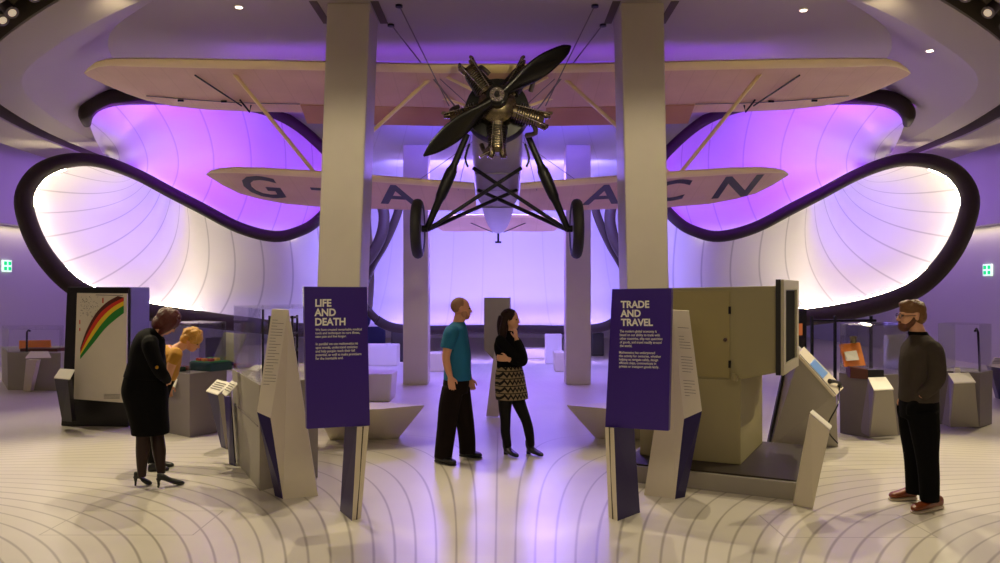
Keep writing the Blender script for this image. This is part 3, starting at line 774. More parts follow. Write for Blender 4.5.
b2 = [b[0], V((e1.x, e1.y, 1.075)), V((e1+v*1.24).to_tuple()[:2]+(1.075,)), b[3]]
# upper housing: pentagonal profile swept in depth
prof_ = [c1-u*1.0+V((0, 0, .985)), c1+V((0, 0, .985))-u*.02, e1+V((0, 0, 1.075)), e1+V((0, 0, 1.89)), c1-u*1.0+V((0, 0, 1.865))]
slab('upper_housing', prof_, v*1.24, M_cream, root, bevel=.012)
fr = -v*.004
dp = [c1-u*.98+V((0, 0, 1.02)), c1-u*.10+V((0, 0, 1.0)), c1-u*.10+V((0, 0, 1.845)), c1-u*.98+V((0, 0, 1.83))]
dr = slab('door', [p+fr for p in dp], -v*.014, M_creamd, root)
for z in (1.62, 1.10):
    bm = bmesh.new(); add_disc_cyl(bm, c1-u*.10-v*.018+V((0, 0, z)), (0, 0, 1), .012, .07, 12); finish(bm, 'hinge', M_black, dr)
bm = bmesh.new(); add_disc_cyl(bm, c1-u*.14-v*.018+V((0, 0, 1.37)), -v, .018, .02, 14); finish(bm, 'lock', M_bronze, dr)
bm = bmesh.new(); add_disc_cyl(bm, c1-u*.05-v*.0+V((0, 0, 1.0)), -v, .035, .08, 16); add_disc_cyl(bm, c1-u*.05-v*.08+V((0, 0, .985)), (0, 0, 1), .022, .07, 12); finish(bm, 'conduit_fitting', M_cream, root, smooth=True)
# screen hood: thick frame on the right end around a dark opening
def ring_frame(name, o, a, bb, n, wa, wb, t0, m, parent):
    """rectangular frame: o = corner, a and bb edge vectors, n thickness vector, border widths wa (along a), wb (along bb)"""
    bm = bmesh.new(); an, bn = a.normalized(), bb.normalized()
    out = [o, o+a, o+a+bb, o+bb]; inn = [o+an*wa+bn*wb, o+a-an*wa+bn*wb, o+a+bb-an*wa-bn*wb, o+bb+an*wa-bn*wb]
    def vs(l, d): return [bm.verts.new(p+d) for p in l]
    of, if_, ob, ib = vs(out, n), vs(inn, n), vs(out, n*0), vs(inn, n*0)
    for k in range(4):
        j = (k+1) % 4
        for q in ((of[k], of[j], if_[j], if_[k]), (ob[j], ob[k], ib[k], ib[j]), (of[j], of[k], ob[k], ob[j]), (if_[k], if_[j], ib[j], ib[k])): bm.faces.new(q)
    return finish(bm, name, m, parent, bevel=t0)
fo = e1-u*.02-v*.03+V((0, 0, 1.05))
hood = slab('hood_back', [fo, fo+v*1.08, fo+v*1.08+V((0, 0, .90)), fo+V((0, 0, .90))], u*.045, M_dark, root)
ring_frame('hood_frame', fo+u*.045, v*1.08, V((0, 0, .90)), u*.03, .14, .10, .008, M_hood, root)
bm = bmesh.new(); q = fo+u*.047+v*.13+V((0, 0, .09)); add_slab(bm, [q, q+v*.82, q+v*.82+V((0, 0, .70)), q+V((0, 0, .70))], u*.004); finish(bm, 'dark_screen', mat('matt_black_screen', (14, 13, 11), .9, spec=.1), hood)
# leaning label stand on the front right corner
root = empty('label_stand', G(804, 502), 'leaning white label stand on the front right corner of the low platform', 'label stand', None); root.location.z = 0
pts = [G(793, 505), G(813, 509), P(830, 431, 6.70), P(810, 414, 6.78)]
slab('body', pts, (.01, .04, 0), M_stone, root, bevel=.006)
tp = [P(810, 414, 6.78)+V((0, 0, .004)), P(830, 431, 6.70)+V((0, 0, .004)), P(832, 427, 6.76), P(813, 411, 6.84)]
bm = bmesh.new(); add_slab(bm, tp, (0, .004, .012)); finish(bm, 'label_plate', M_paper, root)
# console with screen and handset behind it
root = empty('control_console', G(805, 447), 'grey sloping console with small lit screen and handset behind the leaning label stand', 'console'); root.location.z = 0
f0 = [P(769, 445, 9.35), P(838, 447, 9.42), P(836, 394, 9.05), P(800, 354, 8.95), P(790, 344, 9.3)]
f0[0].z = 0; f0[1].z = 0
bm = bmesh.new(); add_slab(bm, f0, (.37, .95, 0)); finish(bm, 'body', M_grey, root, bevel=.006)
slab('edge_strip', [P(767.5, 446, 9.32), P(770, 446, 9.32), P(791.5, 345, 9.27), P(789, 344, 9.27)], (0, .05, 0), M_dark, root)
F0, F1, B0, B1 = P(799.5, 355, 8.93), P(835, 395, 9.03), P(805, 347.5, 9.5), P(843, 387, 9.6)
nr = (F1-F0).cross(B0-F0).normalized()
if nr.z < 0: nr = -nr
def onsl(a, b, k=.0):
    p = F0*(1-a)*(1-b)+F1*a*(1-b)+B0*(1-a)*b+B1*a*b; return p+nr*k
slab('top_panel', [onsl(-.02, 0), onsl(1.02, 0), onsl(1.02, 1), onsl(-.02, 1)], -nr*.03, M_stone, root)
slab('screen', [onsl(.26, .15, .001), onsl(.62, .15, .001), onsl(.62, .85, .001), onsl(.26, .85, .001)], nr*.006, M_screen, root)
slp1 = F1
hs = bmesh.new(); add_tube(hs, [onsl(.74, .3, .02), onsl(.8, .4, .05), onsl(.88, .6, .05), onsl(.94, .7, .02)], [.03, .018, .018, .03], 10, 3); h_ = finish(hs, 'handset', M_dark, root, smooth=True)
tube('cord', [onsl(.94, .7, .02), onsl(1.06, .3, -.02), V((slp1.x+.02, slp1.y-.02, .55)), V((slp1.x-.10, slp1.y-.03, .30)), V((slp1.x+.03, slp1.y, .12))], .009, M_dark, h_, n=6, steps=5)
# ------------------------------------------------------------------ display cases
def pane(name, a, b, z0, z1, parent, t=.008):
    a, b = V(a), V(b); d = (b-a).normalized(); n = V((-d.y, d.x, 0))*t
    bm = bmesh.new(); add_slab(bm, [V((a.x, a.y, z0)), V((b.x, b.y, z0)), V((b.x, b.y, z1)), V((a.x, a.y, z1))], n); return finish(bm, name, M_glass, parent)
def case(name, label, cat, foot, h, gtop, m, inset=.0, lean=(0, 0), group=None, sides=(0, 1, 2, 3), lid=True):
    """plinth with a glass hood; foot: four floor corners"""
    c = sum((V(p) for p in foot), V((0, 0, 0)))/4; root = empty(name, c, label, cat, group)
    bt = [V(p) for p in foot]; top = [p+(p-c)*inset+V((lean[0], lean[1], h)) for p in bt]
    bm = bmesh.new(); add_hull8(bm, bt, top); finish(bm, 'plinth', m, root, bevel=.006)
    if gtop:
        q = [p+(c+V((lean[0], lean[1], 0))-p)*.03 for p in top]
        for k in sides:
            a, b = q[k], q[(k+1) % 4]; pane('glass_pane', a, b, h, gtop, root)
        if lid:
            bm = bmesh.new(); add_slab(bm, [V((p.x, p.y, gtop)) for p in q], (0, 0, .012)); finish(bm, 'glass_lid', M_glass, root)
    return root, top
def label_leg(pts4, off, plate, root, m=M_stone, mside=M_purple):
    """slanted leg carrying a tilted label; pts4 front outline, off its thickness"""
    o = slab('label_leg', pts4, off, m, root); q = slab('label_plate', plate, (0, .01, .012), M_paper, root); return o, q
def label_print(parent, plate):
    O, X1, Dn = V(plate[3]), V(plate[2]), V(plate[0]); x = (X1-O).normalized(); y = (O-Dn).normalized(); z = x.cross(y).normalized()
    if z.z < 0: return
    w = (X1-O).length; h = (O-Dn).length
    O = O+z*.016+x*(w*.12)-y*(h*.18)
    printed_lines(parent, O, x, y, w*.7, 4, h*.17, h=h*.06)
# far left case with the orange wooden instrument
f = [G(8, 390), G(60, 391), G(64, 380), G(2, 381)]
rt, top = case('display_case', 'far left grey display case holding an orange wooden instrument box', 'display case', f, .70, 1.12, M_grey, .03)
pl = [P(30, 352.5, 14.1), P(48, 352.5, 14.1), P(51, 358.5, 13.95), P(25, 359, 13.95)]
label_leg([P(23, 391, 14.62), P(30, 391.5, 14.55), P(37, 360, 14.0), P(26, 360, 14.05)], (.0, .12, 0), [p+V((0, 0, .01)) for p in pl], rt)
tube('lamp_stem', [P(27, 352, 14.9), P(27, 332, 14.9), P(30, 331, 14.8)], .018, M_black, rt, n=8, steps=2)
ib = empty('wooden_instrument_box', P(38, 352.3, 15.3), 'orange wooden box with raised lid inside the far left display case', 'instrument'); ib.location.z = .70
Yb = 14.95
slab('body', [P(20, 352, Yb), P(57, 352, Yb), P(57, 348.5, Yb), P(20, 348.5, Yb)], (0, .3, 0), M_woodd, ib)
slab('lid', [P(19, 349, Yb+.3), P(51, 349, Yb+.3), P(50, 340, Yb+.42), P(19, 340.5, Yb+.42)], (0, .03, 0), M_wood, ib)
# black chart board with the coloured growth curves
A0, A1 = G(62, 425), G(128, 424)
Yq = 10.9
root = empty('chart_board', G(100, 424), 'tall black board with pale poster of rising coloured curves', 'display board'); root.location.z = 0
cb0, cb1, cb2, cb3 = P(67, 287, Yq), P(129, 287, Yq-.1), P(128, 424, Yq-.1), P(61, 420, Yq)
cb2.z = 0; cb3.z = 0
slab('frame', [cb0, cb1, cb2, cb3], (.0, .62, 0), M_dark, root, bevel=.01)
slab('side_panel', [cb1+V((.004, .03, -.005)), cb1+V((.004, .60, -.005)), cb2+V((.004, .60, .02)), cb2+V((.004, .03, .02))], (.012, 0, 0), mat('violet_lit_side', (120, 112, 140), .5), root)  # violet light on the board's side is put into this colour
pz = Yq-.14
q0, q1, q2, q3 = P(77, 293, pz), P(127, 293.5, pz-.06), P(126, 403, pz-.06), P(73.5, 399, pz)
ps = slab('poster', [q0, q1, q2, q3], (0, .03, 0), mat('poster_paper', (216, 208, 190), .6, var=.03), root, bevel=.002)
nq = (q1-q0).cross(q0-q3).normalized()
if nq.y > 0: nq = -nq
def pq(x, y, k=.004):
    """pixel to poster plane"""
    d = P(x, y, 1)-V((0, 0, EYE)); o = V((0, 0, EYE)); t = (q0-o).dot(nq)/d.dot(nq); return o+d*t+nq*k
def curve_band(name, ca, cb_, m, k):
    a = catmull(ca, 6); b = catmull(cb_, 6); bm = bmesh.new()
    va = [bm.verts.new(pq(x, y, k)) for x, y in a]; vb = [bm.verts.new(pq(x, y, k)) for x, y in b]
    for i in range(len(a)-1): bm.faces.new((va[i], va[i+1], vb[i+1], vb[i]))
    r = bmesh.ops.extrude_face_region(bm, geom=list(bm.faces)); bmesh.ops.translate(bm, verts=[e for e in r['geom'] if isinstance(e, bmesh.types.BMVert)], vec=nq*.002)
    finish(bm, name, m, ps)
c_ = [[(80.5, 348), (86, 332), (95, 315), (106, 303), (118, 296)], [(80.5, 351), (87, 335), (98, 316), (110, 305), (124, 297.5)],
      [(80.5, 353.5), (88.5, 338), (100, 320), (112, 308), (124, 301)], [(80.5, 355.5), (90, 341), (102, 324), (113, 312.5), (124, 305.5)], [(80.5, 359), (93, 344), (105, 329), (115, 320), (124, 313)]]
for i, (nm, rgb) in enumerate((('maroon_curve', (84, 30, 22)), ('red_curve', (206, 48, 28)), ('yellow_curve', (232, 196, 40)), ('green_curve', (34, 130, 44)))):
    curve_band(nm, c_[i], c_[i+1], mat(nm, rgb, .6), .004+.0006*i)
bm = bmesh.new(); r_ = random.Random(7)
for k in range(70):
    x, y = r_.uniform(80, 98), r_.uniform(296, 317); L = r_.uniform(.4, 1.6); dx, dy = L, r_.uniform(-1.2, 1.2)
    a, b = pq(x, y), pq(min(98.5, x+dx), y+dy); h = (q0-q3).normalized()*.005
    add_slab(bm, [a, b, b-h, a-h], nq*.001)
for y in (295, ): add_slab(bm, [pq(96, 294.6), pq(123, 295.2), pq(123, 295.8), pq(96, 295.2)], nq*.001)
for k in range(4): add_slab(bm, [pq(104, 394+k*1.3), pq(120, 394.5+k*1.3), pq(120, 394.9+k*1.3), pq(104, 394.4+k*1.3)], nq*.001)
finish(bm, 'printed_text', M_ink, ps)
bm = bmesh.new()
for x, y, w, h in ((102.5, 298, 1.2, 5), (79.5, 320, 1, 4), (79.5, 328, 1, 3)): add_slab(bm, [pq(x, y), pq(x+w, y), pq(x+w, y+h), pq(x, y+h)], nq*.001)
finish(bm, 'key_marks', mat('red_curve', (206, 48, 28), .6), ps)
# label stand of the chart board
root = empty('label_stand', G(66, 418), 'black wedge label stand with a pale top at the left of the chart board', 'label stand'); root.location.z = 0
slab('body', [P(54, 377, 10.4), P(68, 380, 10.25), P(72, 422, 10.45), P(62, 421, 10.6)], (.0, .1, 0), M_dark, root)
slab('label_plate', [P(54, 378.5, 10.36), P(70, 380, 10.25), P(75, 370.5, 10.42), P(60, 369.5, 10.54)], (0, 0, .015), M_paper, root)
def hull_obj(name, pts, m, parent=None, bevel=.01, loc=None):
    bm = bmesh.new()
    for p in pts: bm.verts.new(p)
    r = bmesh.ops.convex_hull(bm, input=list(bm.verts))
    bmesh.ops.delete(bm, geom=[g for g in r['geom_interior'] if isinstance(g, bmesh.types.BMVert)], context='VERTS')
    bmesh.ops.dissolve_limit(bm, angle_limit=.03, verts=list(bm.verts), edges=list(bm.edges))
    return finish(bm, name, m, parent, loc, bevel=bevel)
def root_at(name, p, label, cat, group=None):
    p = V(p); return empty(name, p, label, cat, group)
def Z(x, y, z):
    """point at height z seen at pixel x, y"""
    Y = (EYE-z)*F/(y-HOR); return V(((x-500)/F*Y, Y, z))
# long glass-topped cabinet left of the aisle
f = [V((-2.94, 8.81, 0)), V((-2.21, 7.36, 0)), V((-1.80, 7.90, 0)), V((-2.3, 9.6, 0))]
rt, top = case('glass_cabinet', 'long grey cabinet with tall glass hood behind the left folded stand', 'display case', f, .98, 1.67, M_grey, .02)
bm = bmesh.new(); add_tube(bm, [V((-2.945, 8.80, .62)), V((-2.225, 7.345, .60))], .006, 6, 1); finish(bm, 'joint', M_greyd, rt)
for i, (x, y) in enumerate(((-2.20, 7.42),)):
    bm = bmesh.new(); add_box(bm, (x-.01, y+.04, .98), (.018, .018, .69)); finish(bm, 'corner_post', M_black, rt)
ex = root_at('rack_instrument', (-2.3, 8.5, .98), 'black open rack instrument inside the long glass cabinet', 'instrument')
bm = bmesh.new()
for dx, dy in ((-.12, -.1), (.12, -.1), (.12, .1), (-.12, .1)): add_box(bm, (-2.3+dx, 8.5+dy, .98), (.02, .02, .60))
for z in (1.2, 1.38, 1.55): add_box(bm, (-2.3, 8.5, z), (.26, .22, .02))
finish(bm, 'frame', M_black, ex)
box('module', (-2.3, 8.5, 1.01), (.2, .18, .17), M_greyd, ex); box('module', (-2.3, 8.5, 1.22), (.2, .18, .12), M_dark, ex)
bm = bmesh.new(); add_ball(bm, (-2.3, 8.39, 1.3), .012); finish(bm, 'indicator_lamp', mat('green_lamp', (60, 255, 190), .4, emit=(.1, 1, .6), estr=4), ex)
ex = root_at('label_card', (-2.62, 8.55, .98), 'white card lying under the glass at the left end of the long cabinet', 'card')
bm = bmesh.new(); add_slab(bm, [(-2.72, 8.62, .983), (-2.58, 8.50, .983), (-2.53, 8.60, 1.03), (-2.67, 8.72, 1.03)], (0, 0, .008)); finish(bm, 'card', M_paper, ex)
ex.children and None
# two slanted label stands in front of it
def wedge_stand(label, leg, plate, off, mleg, group=None, back=None):
    r = root_at('label_stand', (leg[2].x, leg[2].y, 0), label, 'label stand', group)
    slab('leg', leg, off, mleg, r)
    if back: slab('front_face', back, (0, .04, 0), M_grey, r)
    pl_ = slab('label_plate', plate, (0, .004, .014), M_paper, r); label_print(pl_, plate); return r
wedge_stand('pale label stand on a dark wedge leg, nearer the bending women', [P(207, 391, 9.25), P(219, 395, 9.15), P(226, 449, 9.31), P(221, 447, 9.40)],
            [P(206, 391.7, 9.2), P(217.7, 395.5, 9.08), P(231, 384, 9.30), P(217, 380.5, 9.42)], (.02, .12, 0), M_purpled, back=[P(218, 395, 9.12), P(230, 388, 9.25), P(236, 447, 9.40), P(226, 449.5, 9.29)])
wedge_stand('small silver label stand on a dark wedge leg against the long glass cabinet', [P(224, 396, 8.75), P(230, 397, 8.55), P(235, 466, 8.39), P(229, 464, 8.48)],
            [P(222, 393.5, 8.46), P(226, 397, 8.4), P(238.5, 384.5, 8.50), P(231.5, 381.5, 8.58)], (.0, .04, 0), M_purpled)
# suitcase plinth
f = [V((-4.42, 10.45, 0)), V((-3.89, 10.03, 0)), V((-3.60, 10.5, 0)), V((-4.12, 10.95, 0))]
rt, top = case('display_case', 'grey display case with an open suitcase, beside the bending women', 'display case', f, .80, 1.42, M_greyd, .04)
bm = bmesh.new(); pl = [P(163, 388, 10.25), P(174, 390, 10.12), P(178, 377.5, 10.2), P(167, 376, 10.33)]
lp = slab('label_plate', pl, (0, .06, .03), M_paper, rt); printed_lines(lp, pl[3]+(pl[2]-pl[3])*.2+V((0, -.012, .02)), (pl[2]-pl[3]).normalized(), (pl[3]-pl[0]).normalized(), .1, 3, .025, h=.012)
sc_ = root_at('suitcase', (-3.93, 10.5, .8), 'open suitcase with grey lid and teal tray of coloured parts inside the glass case', 'suitcase')
yw = math.radians(-32)
uu, vv = frame2(yw)
o = V((-3.80, 10.5, .802))
bm = bmesh.new(); add_box(bm, o, (.44, .34, .11), yw); finish(bm, 'base', mat('teal_case', (22, 60, 66), .4), sc_, bevel=.012)
bm = bmesh.new(); add_box(bm, o+V((0, 0, .111)), (.40, .30, .01), yw); finish(bm, 'tray', mat('green_tray', (40, 120, 70), .5), sc_)
lid0 = o+vv*.175+V((0, 0, .10))
slab('lid', [lid0-uu*.20, lid0+uu*.22, lid0+uu*.25+vv*.13+uu*.06+V((0, 0, .36)), lid0-uu*.12+vv*.13+V((0, 0, .38))], vv*.05, mat('olive_grey_lining', (160, 158, 138), .6), sc_, bevel=.015)
for k, (a, b, rgb) in enumerate(((-.12, -.08, (200, 60, 40)), (.0, -.09, (220, 130, 50)), (.1, -.07, (180, 40, 60)), (-.08, .06, (60, 150, 90)), (.06, .05, (230, 180, 90)))):
    bm = bmesh.new(); add_box(bm, o+uu*a+vv*b+V((0, 0, .122)), (.07, .06, .035), yw); finish(bm, 'coloured_part', mat('part_%d' % k, rgb, .5), sc_, bevel=.006)
rb = root_at('component_tray', (-4.18, 10.48, .8), 'shallow red and green component tray left of the open suitcase', 'tray')
bm = bmesh.new(); add_box(bm, (-4.22, 10.48, .802), (.16, .22, .05), yw); finish(bm, 'base', mat('red_tray', (190, 60, 56), .5), rb, bevel=.006)
bm = bmesh.new(); add_box(bm, (-4.12, 10.33, .802), (.09, .08, .06), yw); finish(bm, 'green_block', mat('dark_green_block', (30, 70, 50), .5), rb, bevel=.006)
# right: case with wooden boxed instrument
f = [G(840, 433), G(868, 438), G(912, 434), G(884, 424)]
rt, top = case('display_case', 'grey display case with the open wooden box, left of the standing bearded man', 'display case', f, .78, 1.40, M_greyd, .03)
wl_ = [P(866, 432, 10.02), P(872, 438, 9.93), P(892, 390.5, 9.72), P(873, 388.5, 9.80)]
lg = slab('label_leg', [P(860, 432, 10.1), P(870, 437, 9.96), P(876, 392, 9.72), P(868, 378.5, 9.95)], (.05, .03, 0), mat('violet_grey_leg', (134, 124, 146), .5), rt)
slab('label_face', [P(870, 437, 9.95), P(898, 435, 9.95), P(893, 390.5, 9.72), P(875, 391, 9.72)], (0, .05, 0), M_grey, rt)
pl = [P(874, 391, 9.70), P(894, 390, 9.70), P(886, 378, 9.92), P(868, 378.5, 9.92)]
lp = slab('label_plate', pl, (0, .004, .014), M_paper, rt)
wb = root_at('boxed_instrument', Z(864, 379, .79), 'wooden box with raised orange lid, in the case left of the bearded man', 'instrument')
Yb = 10.08
slab('base', [P(850, 378, Yb), P(868, 379.5, Yb-.12), P(868, 369.5, Yb-.12), P(850, 367, Yb)], (.06, .26, 0), M_woodd, wb)
slab('instrument_deck', [P(868, 379.5, Yb-.12), P(884, 377.5, Yb), P(884, 370, Yb), P(868, 370, Yb-.12)], (.04, .22, 0), M_dark, wb)
slab('lid', [P(845, 367, Yb+.14), P(866, 365.5, Yb+.1), P(860, 342.5, Yb+.3), P(840, 344.5, Yb+.34)], (0, .035, .0), M_wood, wb)
slab('paper', [P(846.5, 361, Yb+.15), P(859.5, 360, Yb+.12), P(856.5, 350.5, Yb+.2), P(844.5, 352, Yb+.24)], (0, .02, 0), M_paper, wb)
bm = bmesh.new(); add_disc_cyl(bm, P(853, 343, Yb+.3), (0, 0, 1), .04, .09, 14, .05); finish(bm, 'brass_cup', M_bronze, wb)
# far right case
f = [G(938, 424), G(980, 428), G(992, 424), G(955, 418)]
rt, top = case('display_case', 'grey display case with glass hood at the far right, behind the bearded man', 'display case', f, .74, 1.38, M_greyd, .03)
slab('label_leg', [P(942, 424, 10.75), P(950, 427.5, 10.65), P(955, 384, 10.45), P(949, 374, 10.6)], (.05, .03, 0), mat('violet_grey_leg', (134, 124, 146), .5), rt)
slab('label_face', [P(950, 427.5, 10.65), P(979, 427, 10.65), P(975, 383, 10.45), P(954, 384, 10.45)], (0, .05, 0), M_grey, rt)
slab('label_plate', [P(954, 384, 10.42), P(976, 383, 10.42), P(969, 373.5, 10.62), P(948, 374, 10.62)], (0, .004, .014), M_paper, rt)
tube('lamp_stem', [P(980, 374, 10.9), P(978, 332, 10.9), P(975, 331, 10.8)], .016, M_black, rt, n=8, steps=2)
tc = root_at('tent_card', Z(957, 373, .745), 'tiny white folded card on the far right display case', 'card'); tc.location.z = .74
q = Z(957, 373, .742); bm = bmesh.new(); add_box(bm, q, (.07, .05, .07), 0, 0, (1, .3)); finish(bm, 'card', M_paper, tc)
# black label stand cut by the right edge
wedge_stand('dark tapering label stand cut off by the right edge of the photo', [P(990, 366, 12.6), P(1006, 368, 12.5), G(1006, 400), G(999, 399)],
            [P(989, 366.5, 12.55), P(1006, 369, 12.45), P(1008, 358, 12.75), P(994, 358, 12.8)], (.03, .15, 0), M_purpled)
# grey totem and dark exhibit frame behind the wooden box
tt = root_at('text_totem', (5.6, 12.9, 0), 'grey folded stand partly hidden behind the bearded man', 'information stand')
hull_obj('body', [P(884, 335, 12.3), P(905, 334, 12.3), P(905, 382, 12.0), P(882, 380, 12.0), P(886, 402, 12.4), P(902, 402, 12.4), P(886, 335, 12.5), P(904, 335, 12.5), G(888, 405), G(902, 405)], mat('mauve_grey_stand', (150, 140, 150), .5), tt)
tt.location.z = 0
fr = root_at('display_stand', (5.4, 14.2, 0), 'thin black metal frame standing behind the open wooden box', 'frame')
bm = bmesh.new()
for x in (812, 835, 871): add_tube(bm, [P(x, 394, 14.0)*1, P(x, 316, 14.0)], .03, 8, 1)
add_tube(bm, [P(812, 320.5, 14.0), P(876, 320.5, 14.0)], .025, 8, 1)
finish(bm, 'frame', M_black, fr); fr.location.z = 0
ob = root_at('glowing_cabinet', (5.6, 15.0, 0), 'dark cabinet with a small orange glow seen beside the screen hood', 'cabinet')
bm = bmesh.new(); add_box(bm, (5.66, 15.2, 0), (.22, .3, 1.5)); finish(bm, 'body', M_dark, ob, bevel=.01)
bm = bmesh.new(); add_box(bm, (5.64, 15.04, 1.0), (.09, .01, .22)); finish(bm, 'lit_panel', mat('orange_glow', (90, 40, 20), .5, emit=(1, .25, .06), estr=.35), ob)
# benches
b_ = root_at('faceted_bench', (-1.6, 9.9, 0), 'pale faceted bench with a pointed end beside the LIFE AND DEATH sign post', 'bench')
top_ = [(425, 405), (385, 402.5), (320, 402.5), (315, 411), (378, 409)]
hull_obj('seat', [Z(x, y, .45) for x, y in top_]+[Z(x, y, .40) for x, y in [(423, 408)]]+[G(399, 438), G(386, 439.5), G(330, 440), G(335, 433), G(392, 433)], M_stone, b_, .012)
b_ = root_at('faceted_bench', (1.4, 9.9, 0), 'pale faceted bench with a pointed end beside the TRADE AND TRAVEL sign post', 'bench')
hull_obj('seat', [Z(994-x-3, y, .45) for x, y in top_]+[Z(994-425, 408, .40)]+[G(994-399, 438), G(994-386, 439.5), G(664, 440), G(659, 433), G(602, 433)], M_stone, b_, .012)
# totem behind the couple
tt = root_at('text_totem', G(492, 417), 'tall grey faceted stand directly behind the couple', 'information stand'); tt.location.z = 0
M_gl = mat('brushed_grey_stand', (132, 122, 128), .35, metal=.5, var=.12, scale=6)
Yt = 11.6
slab('upper_body', [P(484, 297.5, Yt), P(509.5, 297.5, Yt), P(509.5, 360, Yt), P(494, 360, Yt), P(484, 350, Yt)], (0.02, .14, 0), M_gl, tt)
slab('lower_body', [P(494, 352, Yt-.05), P(512, 352, Yt-.05), P(498, 417, Yt-.05), P(486, 416.5, Yt-.05)], (0.02, .14, 0), mat('mauve_stand', (168, 152, 158), .45), tt)
# far exhibits under the canopy
def far_block(name, label, cat, x0, x1, yt, yb, m, depth=.6, taper=(1, 1), group=None):
    a, b = G(x0, yb), G(x1, yb); h = EYE-(yt-HOR)/F*a.y
    r = root_at(name, (a+b)/2, label, cat, group)
    bm = bmesh.new(); add_box(bm, (a+b)/2+V((0, depth/2, 0)), (b.x-a.x, depth, h), 0, 0, taper); finish(bm, 'body', m, r, bevel=.03); return r
far_block('bench', 'small white bench block right of the left rear column', 'bench', 428, 446, 353, 372, M_stone, .5, (1.15, 1.1))
far_block('bench', 'small white bench block left of the right rear column', 'bench', 555, 565, 352, 372, M_stone, .5, (1.15, 1.1))
far_block('bench', 'low white bench under the canopy, right of the woman', 'bench', 519, 548, 349, 359, M_white, .8, (1.1, 1.0))
far_block('partition_panel', 'lavender upright panel under the canopy by the right rear column', 'panel', 545, 562, 334, 364, M_white, .2)
far_block('screen_panel', 'navy upright panel seen between the LIFE AND DEATH sign and left rear column', 'panel', 364, 385, 314, 352, M_navy, .15)
far_block('dark_exhibit', 'black exhibit stand beside the left rear column', 'exhibit', 391, 404, 330, 362, M_dark, .5)
far_block('dark_exhibit', 'black exhibit stand beside the right rear column', 'exhibit', 592, 604, 333, 356, M_dark, .5)
far_block('counter', 'long low counter behind the LIFE AND DEATH sign', 'counter', 352, 397, 345, 366, M_white, .6)
far_block('rounded_bench', 'pale bench with a leaning end beside the LIFE AND DEATH sign', 'bench', 352, 390, 374, 402, M_white, .7, (1.12, 1.0))
far_block('plinth', 'white plinth under the left canopy loop, behind the long glass cabinet', 'plinth', 236, 262, 345, 368, M_white, .5)
far_block('plinth', 'white plinth under the right canopy loop, behind the cream machine', 'plinth', 752, 775, 345, 368, M_white, .5)
far_block('dark_exhibit', 'black exhibit cabinet under the left canopy loop, left of the long glass cabinet', 'exhibit', 205, 232, 338, 366, M_dark, .5)
# exit signs
M_exit = mat('lit_exit_panel', (235, 255, 240), .4, emit=(.75, 1, .85), estr=1.0); M_green = mat('lit_green_mark', (0, 190, 90), .4, emit=(0, .75, .25), estr=.9)
for s, x, y in ((-1, 6, 266), (1, 988.5, 270)):
    X = s*11.99; Y = X*F/(x-500); z = EYE+(HOR-y)/F*Y
    r = root_at('exit_sign', (X, Y, z), 'lit white sign with four green squares on the %s wall' % ('left' if s < 0 else 'right'), 'sign', None)
    bm = bmesh.new(); add_box(bm, (X-s*.02, Y, z-.14), (.04, .34, .28)); finish(bm, 'panel', M_exit, r, bevel=.006)
    for a in (-1, 1):
        for b in (-1, 1):
            bm = bmesh.new(); add_box(bm, (X-s*.042, Y+a*.085, z+b*.065-.045), (.006, .11, .09)); finish(bm, 'green_mark', M_green, r, bevel=.002)
# ceiling lamps
M_bulb = mat('lamp_face', (255, 235, 205), .4, emit=(1, .82, .6), estr=6); M_bulbs = mat('spot_lamp_face', (255, 235, 205), .4, emit=(1, .82, .6), estr=.35)
for x, y, lab in ((239, 6.5, 'recessed ceiling downlight left of the left front column'), (803.5, 9.5, 'recessed ceiling downlight right of the right front column'), (930, 50, 'recessed downlight in the curved ceiling edge above the right wing tip')):
    zc = CEIL if y < 20 else 5.2; Y = (zc-EYE)*F/(HOR-y); p = V(((x-500)/F*Y, Y, zc))
    r = root_at('downlight', p, lab, 'ceiling light')
    bm = bmesh.new(); add_disc_cyl(bm, p-V((0, 0, .012)), (0, 0, 1), .065, .012, 20); finish(bm, 'trim_ring', M_white, r)
    bm = bmesh.new(); add_disc_cyl(bm, p-V((0, 0, .018)), (0, 0, 1), .045, .006, 20); finish(bm, 'lamp', M_bulb, r)
spots = [(44, 2, 'upper left slot, nearest the top edge'), (24, 18, 'upper left slot, second down'), (9, 30, 'upper left slot, lowest and nearest the left edge'),
         (940, 5, 'upper right slot, nearest the top edge'), (966, 24, 'upper right slot, second down'), (989, 38, 'upper right slot, lowest and nearest the right edge'),
         (25, 120, 'left ceiling edge above the left loop'), (58, 136.5, 'left ceiling edge, nearest the loop'), (972, 127, 'right ceiling edge above the right loop')]
for i, (x, y, lab) in enumerate(spots):
    Y = (4.93-EYE)*F/(HOR-y); p = V(((x-500)/F*Y, Y, 4.93))
    # slide to the middle of the slot
    so = offset_oval(.74); q = min(so, key=lambda c: (c[0]-p.x)**2+(c[1]-p.y)**2); p = V((q[0], q[1], 4.9))
    r = root_at('track_spotlight', p+V((0, 0, .3)), 'small ceiling spotlight in the '+lab, 'spotlight', 'spotlights in the ceiling slot')
    bm = bmesh.new(); d = V((-p.x*.2, -.5 if y < 60 else -.2, -1)).normalized(); add_disc_cyl(bm, p+V((0, 0, .2)), d, .065, .22, 18, .075); finish(bm, 'housing', M_greyd, r, smooth=True)
    bm = bmesh.new(); add_disc_cyl(bm, p+V((0, 0, .2))+d*.218, d, .045, .006, 18); finish(bm, 'lamp', M_bulbs, r)
    bm = bmesh.new(); add_disc_cyl(bm, p+V((0, 0, .16)), (0, 0, 1), .015, .14, 10); finish(bm, 'bracket', M_black, r)
